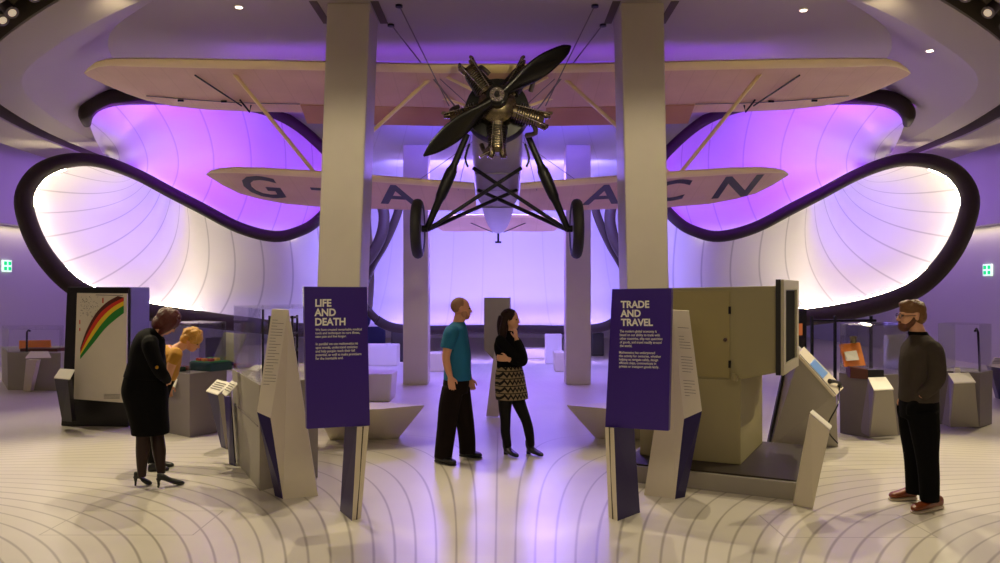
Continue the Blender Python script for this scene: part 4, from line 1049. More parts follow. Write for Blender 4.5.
# ------------------------------------------------------------------ people
M_skin = mat('skin', (214, 152, 118), .5, var=.06, scale=20)
M_skin2 = mat('fair_skin', (214, 158, 124), .5, var=.05, scale=20)
M_skin3 = mat('warm_skin', (222, 162, 126), .5, var=.05, scale=20)
M_tights = mat('black_tights', (14, 10, 11), .6, spec=.2)
M_sheer = mat('sheer_tights', (44, 27, 24), .5, spec=.25)
M_hairb = mat('brown_hair', (40, 22, 18), .6, spec=.2, var=.4, scale=60, bump=.5)
M_hairr = mat('auburn_hair', (84, 28, 20), .45, var=.4, scale=60, bump=.5)
M_hairy = mat('blonde_hair', (206, 150, 62), .45, var=.35, scale=60, bump=.5)
M_hairg = mat('light_brown_hair', (112, 74, 36), .5, var=.4, scale=60, bump=.5)
M_stub = mat('stubble', (172, 120, 94), .6, var=.1, scale=80)
M_eye = mat('eye', (30, 22, 20), .2)
M_lip = mat('lips', (168, 92, 84), .4)
M_teal = mat('teal_cotton', (14, 100, 140), .8, var=.1, scale=10, bump=.15)
M_trs = mat('dark_brown_trousers', (26, 18, 17), .9, spec=.12, var=.15, scale=10)
M_blk = mat('black_cloth', (9, 8, 10), .9, spec=.12, var=.2, scale=12)
M_blk2 = mat('black_knit', (12, 10, 13), .95, spec=.12, var=.2, scale=25)
M_charcoal = mat('charcoal_sweater', (66, 58, 52), .9, spec=.15, var=.12, scale=14, bump=.2)
M_shoe = mat('black_leather', (12, 11, 12), .4)
M_brogue = mat('brown_leather', (122, 58, 26), .35, var=.15, scale=16)
M_sole = mat('pale_sole', (196, 180, 158), .6)
M_soleb = mat('dark_sole', (40, 36, 38), .6)
M_gold = mat('gold_button', (200, 150, 50), .3, metal=1)

def ellip(bm, c, f, s, u, a, b, h, n=18): add_ball(bm, c, f*a, s*b, u*h, n)
def head_shapes(bm, c, f, u, h=.235, jaw=1.0, nose=1.0):
    """head of height h about c, looking along f with crown along u"""
    f = f.normalized(); s = u.cross(f).normalized(); u = f.cross(s).normalized()
    k = h/.235
    ellip(bm, c+u*.032*k-f*.012*k, f, s, u, .098*k, .077*k, .088*k)           # cranium
    ellip(bm, c-u*.025*k+f*.022*k, f, s, u, .070*k, .062*k, .085*k)           # face
    ellip(bm, c-u*.078*k+f*.048*k, f, s, u, .042*k, .045*k*jaw, .034*k)       # jaw and chin
    ellip(bm, c+u*.022*k+f*.072*k, f, s, u, .018*k, .050*k, .012*k)           # brow
    ellip(bm, c-u*.012*k+f*.094*k, f, s, u, .013*k*nose, .011*k, .026*k)      # nose bridge
    ellip(bm, c-u*.028*k+f*.103*k, f, s, u, .016*k*nose, .015*k, .012*k)      # nose tip
    ellip(bm, c-u*.058*k+f*.085*k, f, s, u, .013*k, .024*k, .010*k)           # mouth
    for q in (-1, 1):
        ellip(bm, c-u*.03*k+f*.06*k+s*q*.033*k, f, s, u, .024*k, .022*k, .026*k)   # cheeks
        ellip(bm, c-u*.004*k-f*.012*k+s*q*.078*k, f, s, u, .020*k, .009*k, .032*k)  # ears
    return f, s, u, k
def face_parts(c, f, s, u, k, root, lips=True):
    for q in (-1, 1):
        bm = bmesh.new(); ellip(bm, c+u*.004*k+f*.080*k+s*q*.032*k, f, s, u, .010*k, .013*k, .007*k, 10); finish(bm, 'eye', M_eye, root, smooth='all')
    if lips:
        bm = bmesh.new(); ellip(bm, c-u*.057*k+f*.095*k, f, s, u, .006*k, .021*k, .006*k, 10); finish(bm, 'mouth', M_lip, root, smooth='all')
def hand(bm, w, d, n, thumb, curl=.5, k=1.0):
    """hand at wrist w pointing along d, palm facing n; thumb = +1/-1 picks its side; curl in radians a joint"""
    d = V(d).normalized(); n = V(n); n = (n-d*n.dot(d)).normalized(); s = d.cross(n).normalized()*thumb
    add_loft(bm, [(w-d*.01, s*.026*k, n*.022*k), (w+d*.03*k, s*.036*k, n*.017*k), (w+d*.075*k, s*.041*k, n*.014*k), (w+d*.092*k, s*.038*k, n*.011*k)], 14, 2)
    for i, L in enumerate((.072, .080, .074, .058)):
        o = w+d*.084*k+s*((1.5-i)*.0205*k); p = [o]; a = curl*.4; seg = L*k/3
        for j in range(3):
            p.append(p[-1]+(d*math.cos(a)+n*math.sin(a))*seg*(1.15-.15*j)); a += curl*(.9 if j else 1.0)
        add_tube(bm, p, [.0088*k, .0085*k, .0078*k, .006*k], 8, 2)
    o = w+d*.022*k+s*.030*k
    add_tube(bm, [o, o+(d*.6+s*.55+n*.25)*.035*k, o+(d*1.3+s*.75+n*.6)*.035*k, o+(d*2.0+s*.75+n*1.0)*.032*k], [.013*k, .0115*k, .010*k, .007*k], 8, 2)
def shoe_shapes(bm, heel, toe, w=.047, h=.075, sole=0):
    """shoe from heel to toe on the floor"""
    heel, toe = V(heel), V(toe); d = (toe-heel); L = d.length; d.normalize(); s = V((-d.y, d.x, 0)); u = V((0, 0, 1))
    def c(t, hh): return heel+d*(L*t)+u*(hh/2)
    add_loft(bm, [(c(0, h*.8), s*w*.4, u*h*.38), (c(.08, h*1.05), s*w*.75, u*h*.52), (c(.3, h*1.05), s*w*.8, u*h*.52), (c(.5, h*.8), s*w*.9, u*h*.4),
                  (c(.72, h*.62), s*w, u*h*.31), (c(.9, h*.5), s*w*.85, u*h*.25), (c(1, h*.36), s*w*.35, u*h*.15)], 20, 3, e=2.6)
def person(px, py, label, extra=None):
    g = G(px, py); r = empty('person', g, label, 'person'); return r
def T_(Y0):
    return lambda x, y, d=0: P(x, y, Y0+d)
def limb(bm, pts, r, n=16): add_tube(bm, pts, r, n, 5)
def torso(bm, secs, f, e=2.3):
    """sections (centre, half depth along f, half width across)"""
    s = V((-f.y, f.x, 0))
    add_loft(bm, [(c, f*a, s*b) for c, a, b in secs], 28, 4, e=e)

# --- man in the teal T-shirt, in profile facing right
r = person(450, 462, 'man in a teal T-shirt and dark trousers standing in profile, facing the woman')
q = T_(8.68); f = V((1, .12, 0)).normalized(); s_ = V((-f.y, f.x, 0)); u = V((0, 0, 1))
hc = q(461.3, 309, 0)
bm = bmesh.new()
hf = V((1, .22, .02)).normalized()
fr = head_shapes(bm, hc, hf, u, .245)
limb(bm, [q(456, 331), q(458, 325), q(460.5, 315)], [.085, .068, .062])
torso(bm, [(q(456, 330), .06, .10), (q(456, 345), .10, .15), (q(457, 366), .11, .14), (q(456, 384), .11, .15), (q(455, 394), .08, .13)], f)
sh, el, wr = q(451.5, 333, -.19), q(446, 357, -.25), q(450.5, 377, -.24)
limb(bm, [q(456, 331, 0), sh, q(448.5, 345, -.23), el, q(447.5, 367, -.26), wr], [.06, .058, .05, .043, .04, .028])
hand(bm, wr, V((.14, 0, -1)), V((.1, 1, 0)), 1, .45)
sh2, el2, wr2 = q(459, 333, .19), q(461, 358, .24), q(470, 379, .2)
limb(bm, [q(456, 331, 0), sh2, q(459, 345, .23), el2, q(466, 369, .23), wr2], [.06, .058, .05, .043, .04, .028])
hand(bm, wr2, V((.25, 0, -1)), V((0, -1, 0)), -1, .9)
for pts in (((452, 390, -.09), (447, 422, -.11), (443, 455, -.12)), ((459, 390, .09), (464, 422, .08), (467, 450, .08))):
    limb(bm, [q(*p) for p in pts], [.08, .055, .04])
remesh(bm, 'body', M_skin, r, .0055, 5)
face_parts(hc, *fr, r)
# cropped hair and stubble: thin shells over the skull and jaw
bm = bmesh.new(); F_, S_, U_, k = fr
ellip(bm, hc+U_*.036*k-F_*.020*k, F_, S_, U_, .0945*k, .0785*k, .0875*k); remesh(bm, 'cropped_hair', mat('shaved_hair', (146, 102, 80), .6, var=.15, scale=90), r, .006, 2)
bm = bmesh.new(); ellip(bm, hc-U_*.079*k+F_*.046*k, F_, S_, U_, .0435*k, .0475*k, .034*k)
for z in (-1, 1): ellip(bm, hc-U_*.05*k+F_*.022*k+S_*z*.052*k, F_, S_, U_, .035*k, .013*k, .04*k)
remesh(bm, 'stubble', M_stub, r, .006, 3)
bm = bmesh.new()
torso(bm, [(q(458.7, 321.8), .066, .07), (q(457.5, 325), .092, .13), (q(456, 329.5), .122, .20), (q(456, 343), .145, .205), (q(457, 355), .152, .19), (q(457.5, 366), .146, .18), (q(457.5, 374), .15, .185), (q(457.5, 379.5), .153, .19)], f)
for s0, mm, e0 in ((sh, q(448.8, 340, -.225), q(446.7, 348.5, -.242)), (sh2, q(459.5, 340, .225), q(459.5, 348, .235))):
    limb(bm, [q(456, 332), s0, mm, e0], [.07, .082, .076, .074])
remesh(bm, 't_shirt', M_teal, r, .007, 5)
bm = bmesh.new()
torso(bm, [(q(457, 374), .138, .17), (q(456, 384), .142, .178), (q(455.5, 393), .13, .172)], f)
limb(bm, [q(453, 388, -.085), q(449.5, 405, -.10), q(447, 425, -.11), q(444.5, 445, -.12), q(443, 458, -.12)], [.118, .115, .106, .10, .096])
limb(bm, [q(459.5, 388, .085), q(462, 405, .09), q(465, 422, .09), q(467, 440, .09), q(467.5, 453, .09)], [.115, .11, .10, .094, .09])
remesh(bm, 'trousers', M_trs, r, .008, 5)
for h_, t_ in ((G(436, 461.5), G(455, 466)), (G(460, 456), G(481.5, 458.5))):
    bm = bmesh.new(); shoe_shapes(bm, h_+V((0, 0, .016)), t_+V((0, 0, .016)), .052, .085); sh_ = remesh(bm, 'shoe', M_shoe, r, .006, 3)
    bm = bmesh.new(); shoe_shapes(bm, h_, t_, .054, .03); finish(bm, 'sole', M_soleb, sh_, smooth=True)
# --- woman in the patterned skirt, hand at her chin
r = person(520, 457, 'woman with long dark curls, black top and patterned skirt, hand raised to chin')
q = T_(8.92); f = V((.72, -.70, 0)).normalized(); s_ = V((-f.y, f.x, 0))
hc = q(511, 319.5, -.02); hf = V((.92, -.38, -.05)).normalized()
bm = bmesh.new(); fr = head_shapes(bm, hc, hf, u, .225, .88, .9); F_, S_, U_, k = fr
limb(bm, [q(508, 340), q(508.5, 334), q(510.5, 324)], [.055, .046, .045])
torso(bm, [(q(507, 338), .05, .09), (q(507, 350), .08, .13), (q(508, 366), .08, .115), (q(509, 382), .10, .14), (q(509, 398), .09, .13)], f)
# near arm: elbow in front, hand to the chin
shA, elA, wrA = q(500.5, 341, -.10), q(522, 359, -.26), q(516.3, 338.5, -.17)
limb(bm, [q(506, 339), shA, q(510, 351, -.20), elA, q(520, 349, -.22), wrA], [.05, .046, .042, .038, .034, .024])
hand(bm, wrA, V((-.12, -.05, 1)), V((-.8, .5, .1)), 1, 1.0, .92)
# far arm: folded across the waist, hand at the near side
shB, elB, wrB = q(515, 341, .12), q(523, 361, -.02), q(507.5, 359, -.26)
limb(bm, [q(509, 339), shB, q(520.5, 351, .07), elB, q(516, 361.5, -.2), wrB], [.05, .046, .042, .038, .034, .024])
hand(bm, wrB, V((-1, .15, .1)), V((.2, 1, 0)), -1, .6, .92)
for pts in (((505.5, 392, -.07), (505, 408, -.09), (505.5, 421, -.09), (505.5, 433, -.08), (508, 447, -.06)), ((515, 392, .06), (520.5, 407, .02), (526, 420, -.01), (529, 432, .02), (531, 446, .03))):
    limb(bm, [q(*p) for p in pts], [.07, .052, .04, .036, .026])
remesh(bm, 'body', M_skin2, r, .0052, 5)
face_parts(hc, *fr, r)
bm = bmesh.new(); rr = random.Random(3)
ellip(bm, hc+U_*.040*k-F_*.026*k, F_, S_, U_, .104*k, .090*k, .088*k)
limb(bm, [hc+U_*.03-F_*.075, hc-U_*.06-F_*.085, hc-U_*.17-F_*.075, hc-U_*.27-F_*.06], [.072, .078, .07, .03])
for z in (-1, 1):
    limb(bm, [hc+U_*.06-F_*.03+S_*z*.062, hc-U_*.03-F_*.045+S_*z*.085, hc-U_*.14-F_*.055+S_*z*.088, hc-U_*.25-F_*.04+S_*z*.08], [.035, .038, .044, .022])
for j in range(46):
    a = rr.uniform(-2.6, 2.6); rad = rr.uniform(.075, .10); p0 = hc+U_*rr.uniform(-.2, .09)-F_*(.02+math.cos(a)*rad*.9)+S_*math.sin(a)*rad
    if (p0-hc).dot(F_) > -.015: continue
    add_ball(bm, p0, rr.uniform(.02, .032), n=8)
remesh(bm, 'hair', M_hairb, r, .0065, 2)
bm = bmesh.new()
torso(bm, [(q(509, 330.5), .046, .05), (q(508.3, 334), .05, .056), (q(507.5, 337.5), .07, .12), (q(507, 342), .095, .165), (q(507.5, 349), .12, .165), (q(508.5, 359), .108, .145), (q(509, 367), .112, .148), (q(509.5, 373), .12, .16)], f)
limb(bm, [q(506, 340), shA, q(510, 351, -.20), elA, q(519.5, 349, -.22), q(517, 341, -.18)], [.055, .062, .056, .052, .046, .038])
limb(bm, [q(509, 340), shB, q(521, 351, .07), elB, q(517, 361.5, -.19), q(510, 359.5, -.25)], [.055, .062, .056, .052, .046, .038])
remesh(bm, 'black_top', M_blk2, r, .0065, 4)
def skirt_material():
    m = bpy.data.materials.new('patterned_skirt'); m.use_nodes = True; nt = m.node_tree; b = nt.nodes['Principled BSDF']
    tc = nt.nodes.new('ShaderNodeTexCoord'); sp = nt.nodes.new('ShaderNodeSeparateXYZ'); nt.links.new(tc.outputs['Object'], sp.inputs[0])
    x, y, z = (E(nt, sp.outputs[i]) for i in range(3))
    band = (z*12.5).fract()                                     # horizontal bands
    tri = ((x+y*.7)*16).fract()-.5
    zig = (tri.abs()*2*.5+.22)
    dark = (band-zig).abs().lt(.2).max(band.gt(.86))
    thin = ((z*12.5+.12).fract()).lt(.08)
    c = mix_color(nt, dark.max(thin), lin((140, 120, 92)), lin((14, 11, 12)))
    nt.links.new(c, b.inputs['Base Color']); b.inputs['Roughness'].default_value = .9; return m
bm = bmesh.new(); torso(bm, [(q(509.5, 366), .115, .152), (q(509.8, 374), .135, .172), (q(510.5, 385), .15, .185), (q(511.5, 393), .155, .19), (q(512, 399), .158, .192)], f)
remesh(bm, 'skirt', skirt_material(), r, .007, 3)
bm = bmesh.new()
limb(bm, [q(505.5, 392, -.07), q(505, 408, -.09), q(505.5, 421, -.09), q(505.5, 433, -.08), q(508, 447, -.06)], [.09, .072, .058, .054, .042])
limb(bm, [q(515, 392, .06), q(520.5, 407, .02), q(526, 420, -.01), q(529, 432, .02), q(531, 446, .03)], [.09, .072, .058, .055, .042])
remesh(bm, 'tights', M_tights, r, .0065, 4)
for h_, t_, an in ((G(505, 454), G(517.5, 458.5), q(508, 447, -.06)), (G(527.5, 453.5), G(542.5, 457.5), q(531, 446, .03))):
    bm = bmesh.new(); shoe_shapes(bm, h_+V((0, 0, .02)), t_+V((0, 0, .008)), .042, .075)
    limb(bm, [h_*.75+t_*.25+V((0, 0, .05)), h_*.85+t_*.15+V((0, 0, .10)), V((h_*.85+t_*.15).to_tuple()[:2]+(.155,))], [.045, .048, .052])
    add_box(bm, h_*.93+t_*.07, (.05, .05, .04)); remesh(bm, 'ankle_boot', M_shoe, r, .006, 3)
# --- bearded man at the right, hands in pockets
r = person(918, 506, 'bearded man in a charcoal sweater and black trousers, hands in pockets, standing at right')
q = T_(6.82); f = V((-1, .22, 0)).normalized()
hc = q(911.5, 316, 0); hf = V((-1, .12, -.02)).normalized()
bm = bmesh.new(); fr = head_shapes(bm, hc, hf, u, .25, 1.0, 1.05); F_, S_, U_, k = fr
limb(bm, [q(922, 343), q(919, 335), q(914, 322)], [.075, .06, .058])
torso(bm, [(q(920, 344), .07, .12), (q(920, 362), .11, .15), (q(919, 385), .11, .14), (q(919, 405), .12, .15)], f)
shA, elA, wrA = q(933, 350, -.17), q(937, 378, -.24), q(921, 396, -.15)
limb(bm, [q(922, 346), shA, q(936.5, 364, -.22), elA, q(930, 388, -.22), wrA], [.06, .058, .052, .045, .042, .03])
hand(bm, wrA, V((-.3, .35, -1)), V((0, 1, .1)), -1, .4, .9)
shB, elB, wrB = q(911, 348, .19), q(910, 376, .24), q(904, 396, .16)
limb(bm, [q(920, 346), shB, q(909, 362, .22), elB, q(907, 387, .21), wrB], [.06, .058, .052, .045, .042, .03])
hand(bm, wrB, V((-.1, 0, -1)), V((0, -1, 0)), 1, .5)
for pts in (((922, 405, -.09), (927, 455, -.12), (929, 498, -.13)), ((914, 405, .1), (914.5, 455, .12), (915, 490, .15))):
    limb(bm, [q(*p) for p in pts], [.085, .055, .04])
remesh(bm, 'body', M_skin2, r, .0058, 5)
face_parts(hc, *fr, r)
bm = bmesh.new()
ellip(bm, hc+U_*.050*k-F_*.012*k, F_, S_, U_, .102*k, .081*k, .079*k)
ellip(bm, hc+U_*.0*k-F_*.050*k, F_, S_, U_, .064*k, .079*k, .075*k)
ellip(bm, hc+U_*.094*k+F_*.045*k, F_, S_, U_, .05*k, .055*k, .03*k)
rr = random.Random(8)
for j in range(30):
    a = rr.uniform(0, 2*pi); b_ = rr.uniform(.3, 1.2); d_ = F_*math.cos(a)*math.sin(b_)*.1+S_*math.sin(a)*math.sin(b_)*.078+U_*math.cos(b_)*.082
    add_ball(bm, hc+U_*.045-F_*.01+d_, rr.uniform(.014, .024), n=8)
remesh(bm, 'hair', M_hairg, r, .006, 2)
bm = bmesh.new()
ellip(bm, hc-U_*.084*k+F_*.058*k, F_, S_, U_, .047*k, .048*k, .042*k)
for z in (-1, 1): limb(bm, [hc-U_*.01*k-F_*.002*k+S_*z*.068*k, hc-U_*.05*k+F_*.015*k+S_*z*.058*k, hc-U_*.08*k+F_*.045*k+S_*z*.036*k], [.014, .022, .026])
ellip(bm, hc-U_*.046*k+F_*.092*k, F_, S_, U_, .010*k, .026*k, .008*k)
remesh(bm, 'beard', mat('ginger_beard', (92, 50, 28), .6, var=.4, scale=70, bump=.4), r, .006, 2)
# glasses
bm = bmesh.new()
for z in (-1, 1):
    c = hc+U_*.004*k+F_*.098*k+S_*z*.033*k
    add_tube(bm, [c+(S_*math.cos(t*pi/6)*.026+U_*math.sin(t*pi/6)*.021) for t in range(12)], .0026, 6, 1, closed=True)
    add_tube(bm, [c+S_*z*.026, hc+U_*.006*k-F_*.005*k+S_*z*.084*k], .0025, 6, 1)
finish(bm, 'glasses', M_dark, r)
bm = bmesh.new()
torso(bm, [(q(919, 334.5), .072, .082), (q(920.3, 338.5), .095, .14), (q(921, 345), .125, .205), (q(921, 356), .158, .215), (q(920, 370), .160, .20), (q(919, 384), .150, .185), (q(918.5, 396), .152, .185), (q(918.5, 401), .150, .182)], f)
limb(bm, [q(922, 347), shA, q(936.5, 364, -.22), elA, q(930.5, 388, -.22), q(922, 395, -.165)], [.07, .078, .072, .066, .058, .05])
limb(bm, [q(920, 347), shB, q(908.5, 362, .22), elB, q(907, 387, .21), q(905, 393, .17)], [.07, .078, .072, .066, .058, .05])
sw = remesh(bm, 'sweater', M_charcoal, r, .007, 4)
bm = bmesh.new(); add_loft(bm, [(q(917.3, 331.5), f*.068, V((0, .072, 0))), (q(919, 336), f*.075, V((0, .085, 0)))], 24, 2); finish(bm, 'shirt_collar', M_blk, r, smooth=True)
bm = bmesh.new()
torso(bm, [(q(918.5, 395), .146, .178), (q(919, 405), .150, .182), (q(919.5, 418), .145, .18)], f)
limb(bm, [q(922.5, 412, -.08), q(925, 432, -.10), q(927, 455, -.12), q(929, 478, -.13), q(929.5, 501, -.13)], [.128, .115, .092, .082, .076])
limb(bm, [q(913, 412, .09), q(913.5, 432, .11), q(914.5, 455, .12), q(915, 476, .14), q(915, 493, .15)], [.122, .11, .088, .08, .076])
limb(bm, [wrA+V((-.01, .03, -.03)), wrA+V((-.04, .04, -.10)), wrA+V((-.05, .06, -.17))], [.04, .055, .04])
limb(bm, [wrB+V((.0, -.03, -.02)), wrB+V((-.01, -.02, -.08)), wrB+V((-.02, -.02, -.17))], [.04, .06, .045])
remesh(bm, 'trousers', M_blk, r, .008, 5)
for h_, t_ in ((G(941.5, 508), G(912.5, 513.5)), (G(916, 499.5), G(889.5, 500))):
    bm = bmesh.new(); shoe_shapes(bm, h_+V((0, 0, .022)), t_+V((0, 0, .022)), .05, .088); sh_ = remesh(bm, 'shoe', M_brogue, r, .006, 3)
    bm = bmesh.new(); shoe_shapes(bm, h_, t_, .054, .034); finish(bm, 'sole', M_sole, sh_, smooth=True)
# --- woman in black bending over the case
r = person(152, 487, 'woman in a black dress and heels with auburn hair, bending towards the suitcase case')
q = T_(7.55); f = V((1, .25, 0)).normalized()
hc = q(167.5, 322.5, .10); hu = V((.72, .12, .68)).normalized(); hf = V((.60, .52, -.70)).normalized()
bm = bmesh.new(); fr = head_shapes(bm, hc, hf, hu, .23, .88, .9); F_, S_, U_, k = fr
limb(bm, [q(151, 342), q(157, 335, .04), q(164, 326, .08)], [.065, .052, .05])
torso(bm, [(q(152, 344), .09, .12), (q(149, 358), .12, .14), (q(146, 376), .12, .13), (q(144, 392), .14, .15), (q(146, 415), .11, .14)], f)
for pts in (((143, 405, -.09), (143, 434, -.09), (143, 450, -.085), (142, 462, -.09), (142, 474, -.09)), ((156, 405, .06), (157, 434, .05), (159, 450, .04), (160, 461, .035), (161.5, 472, .02))):
    limb(bm, [q(*p) for p in pts], [.07, .046, .046, .034, .024])
shA, elA, wrA = q(150, 344, -.17), q(160, 371, -.23), q(167, 380, -.02)
limb(bm, [q(151, 342), shA, q(154, 358, -.22), elA, q(164, 376, -.15), wrA], [.055, .05, .045, .04, .036, .026])
hand(bm, wrA, V((-.1, 1, -.1)), V((-1, 0, 0)), -1, .5, .9)
shB, elB, wrB = q(157, 343, .19), q(159, 367, .27), q(161, 378, .24)
limb(bm, [q(152, 342), shB, q(158, 355, .24), elB, q(160, 373, .26), wrB], [.055, .05, .045, .04, .036, .026])
hand(bm, wrB, V((.1, -.8, -.2)), V((-1, 0, 0)), 1, .5, .9)
remesh(bm, 'body', M_skin3, r, .0055, 5)
face_parts(hc, *fr, r)
bm = bmesh.new(); rr = random.Random(5)
ellip(bm, hc+U_*.040*k-F_*.024*k, F_, S_, U_, .122*k, .108*k, .102*k)
ellip(bm, hc-U_*.03*k-F_*.055*k, F_, S_, U_, .070*k, .098*k, .10*k)
for z in (-1, 1): limb(bm, [hc+U_*.06+F_*.02+S_*z*.06, hc-U_*.02+F_*.01+S_*z*.088, hc-U_*.11-F_*.0+S_*z*.082], [.035, .04, .022])
for j in range(40):
    a = rr.uniform(0, 2*pi); b_ = rr.uniform(.2, 1.9); d_ = F_*math.cos(a)*math.sin(b_)*.1+S_*math.sin(a)*math.sin(b_)*.095+U_*math.cos(b_)*.09
    if d_.dot(F_) > .05: continue
    add_ball(bm, hc+U_*.035-F_*.02+d_, rr.uniform(.016, .028), n=8)
remesh(bm, 'hair', M_hairr, r, .0065, 2)
bm = bmesh.new()
s_ = V((-f.y, f.x, 0)); tl = V((.62, .1, -.62))
add_loft(bm, [(q(160, 334, .04), V((.045, 0, -.05)), s_*.055), (q(156, 338, .02), V((.075, 0, -.09)), s_*.13), (q(152, 345), V((.11, .02, -.12)), s_*.20), (q(149, 355), V((.145, .03, -.10)), s_*.205),
              (q(147, 368), V((.165, .03, -.05)), s_*.175), (q(145, 380), V((.185, .04, -.01)), s_*.185), (q(145, 392), V((.20, .045, 0)), s_*.20), (q(147.5, 410), V((.180, .04, 0)), s_*.19), (q(150, 426), V((.165, .04, 0)), s_*.18), (q(150.5, 433.5), V((.162, .04, 0)), s_*.18)], 28, 4, e=2.2)
remesh(bm, 'dress', M_blk, r, .008, 4)
bm = bmesh.new()
limb(bm, [q(152, 343), shA, q(154, 358, -.22), elA, q(164, 376, -.15), q(167, 380, -.02)], [.07, .075, .068, .06, .052, .042])
limb(bm, [q(153, 343), shB, q(158, 355, .24), elB, q(160, 373, .26), q(161, 377, .245)], [.07, .075, .068, .06, .052, .042])
add_loft(bm, [(q(160, 334, .04), V((.05, 0, -.055)), s_*.06), (q(156, 338, .02), V((.08, 0, -.095)), s_*.14), (q(152, 345), V((.115, .02, -.125)), s_*.208), (q(149, 355), V((.15, .03, -.105)), s_*.212), (q(147, 368), V((.17, .03, -.05)), s_*.182), (q(145.5, 378), V((.19, .04, -.02)), s_*.19)], 28, 4, e=2.2)
remesh(bm, 'jacket', mat('black_jacket', (8, 7, 9), .85, spec=.12), r, .008, 4)
bm = bmesh.new(); add_ball(bm, elA+V((-.0, -.066, .04)), .016); finish(bm, 'button', M_gold, r, smooth='all')
bm = bmesh.new()
limb(bm, [q(143, 415, -.09), q(143, 434, -.09), q(143, 450, -.085), q(142, 462, -.09), q(142, 477, -.09)], [.075, .062, .064, .05, .036])
limb(bm, [q(156, 415, .06), q(157, 434, .05), q(159, 450, .04), q(160, 461, .035), q(161.5, 474, .02)], [.075, .062, .062, .05, .036])
remesh(bm, 'tights', M_sheer, r, .0065, 4)
def heel_shoe(r, heel, toe):
    d = (toe-heel).normalized(); L = (toe-heel).length; sd = V((-d.y, d.x, 0)); uz = V((0, 0, 1)); bm = bmesh.new()
    add_loft(bm, [(heel+uz*.105, sd*.022, uz*.03), (heel+d*.05+uz*.098, sd*.034, uz*.034), (heel+d*L*.45+uz*.062, sd*.036, uz*.026), (heel+d*L*.7+uz*.034, sd*.043, uz*.026), (heel+d*L*.9+uz*.022, sd*.034, uz*.019), (heel+d*L+uz*.016, sd*.01, uz*.009)], 18, 3)
    add_tube(bm, [heel+d*.012+uz*.09, heel+d*.015+uz*.04, heel+d*.012], [.022, .012, .010], 10, 2)
    return remesh(bm, 'high_heel_shoe', M_shoe, r, .0055, 2)
heel_shoe(r, G(134, 486), G(152, 485)); heel_shoe(r, G(157, 488), G(184.5, 484.5))
# --- blonde woman bending behind her
r = person(156, 471, 'blonde woman bending over the glass case behind the woman in black')
q = T_(8.35); f = V((1, .3, 0)).normalized()
hc = q(191.5, 340.5, .12); hu = V((.50, 0, .86)).normalized(); hf = V((.86, .12, -.50)).normalized()
bm = bmesh.new(); fr = head_shapes(bm, hc, hf, hu, .225, .9, .95); F_, S_, U_, k = fr
limb(bm, [q(172, 354), q(177, 349, .05), q(186, 343, .1)], [.075, .056, .05])
s_ = V((-f.y, f.x, 0))
add_loft(bm, [(q(175, 350, .02), V((.06, 0, -.06)), s_*.10), (q(170, 357), V((.09, 0, -.09)), s_*.16), (q(165, 368), V((.12, .03, -.07)), s_*.15), (q(158, 384), V((.13, .03, -.03)), s_*.14), (q(152, 400), V((.14, .04, 0)), s_*.15), (q(152, 412), V((.11, .04, 0)), s_*.14)], 24, 4)
shA, elA, wrA = q(176, 354, -.15), q(168, 376, -.16), q(170, 386, .05)
limb(bm, [q(172, 353), shA, q(172, 364, -.17), elA, q(168, 382, -.06), wrA], [.055, .05, .045, .04, .035, .026])
hand(bm, wrA, V((-.3, .5, -.8)), V((0, .2, -1)), -1, .5, .9)
shB, elB, wrB = q(176, 354, .2), q(169, 372, .26), q(168, 384, .3)
limb(bm, [q(173, 353), shB, q(172, 364, .24), elB, q(168, 378, .28), wrB], [.055, .05, .045, .04, .035, .026])
hand(bm, wrB, V((-.3, .5, -.8)), V((0, .2, -1)), 1, .5, .9)
for pts in (((152, 405, -.08), (151, 437, -.08), (151, 450, -.08), (152, 462, -.08)), ((155, 405, .09), (155, 437, .09), (155, 450, .09), (156, 460, .09))): limb(bm, [q(*p) for p in pts], [.07, .042, .04, .024])
remesh(bm, 'body', M_skin3, r, .0055, 5)
face_parts(hc, *fr, r)
bm = bmesh.new(); rr = random.Random(6)
ellip(bm, hc+U_*.048*k-F_*.012*k, F_, S_, U_, .118*k, .1*k, .09*k)
ellip(bm, hc-U_*.01*k-F_*.055*k, F_, S_, U_, .068*k, .092*k, .08*k)
for j in range(75):
    a = rr.uniform(0, 2*pi); b_ = rr.uniform(.2, 1.9); d_ = F_*math.cos(a)*math.sin(b_)*.1+S_*math.sin(a)*math.sin(b_)*.09+U_*math.cos(b_)*.082
    if d_.dot(F_) > .06: continue
    add_ball(bm, hc+U_*.042-F_*.010+d_*1.08, rr.uniform(.014, .024), n=8)
remesh(bm, 'hair', M_hairy, r, .0065, 2)
bm = bmesh.new()
add_loft(bm, [(q(168, 360), V((.10, 0, -.085)), s_*.165), (q(164, 369), V((.13, .03, -.07)), s_*.165), (q(158, 384), V((.14, .03, -.03)), s_*.16), (q(152.5, 399), V((.155, .04, 0)), s_*.17), (q(152.5, 415), V((.15, .04, 0)), s_*.165), (q(152.5, 428), V((.145, .04, 0)), s_*.16)], 24, 4)
remesh(bm, 'dress', M_blk2, r, .008, 4)
bm = bmesh.new()
add_loft(bm, [(q(176, 350.5, .03), V((.055, 0, -.06)), s_*.08), (q(174, 353, .02), V((.08, 0, -.085)), s_*.15), (q(170, 358), V((.105, 0, -.10)), s_*.178), (q(165, 368), V((.128, .03, -.08)), s_*.168), (q(160, 379), V((.135, .03, -.04)), s_*.16)], 24, 4)
limb(bm, [q(172, 354), shA, q(172, 363, -.17)], [.06, .066, .056]); limb(bm, [q(173, 354), shB, q(172, 363, .24)], [.06, .066, .056])
remesh(bm, 'mustard_top', mat('mustard_cloth', (196, 140, 44), .8, var=.1), r, .007, 4)
bm = bmesh.new()
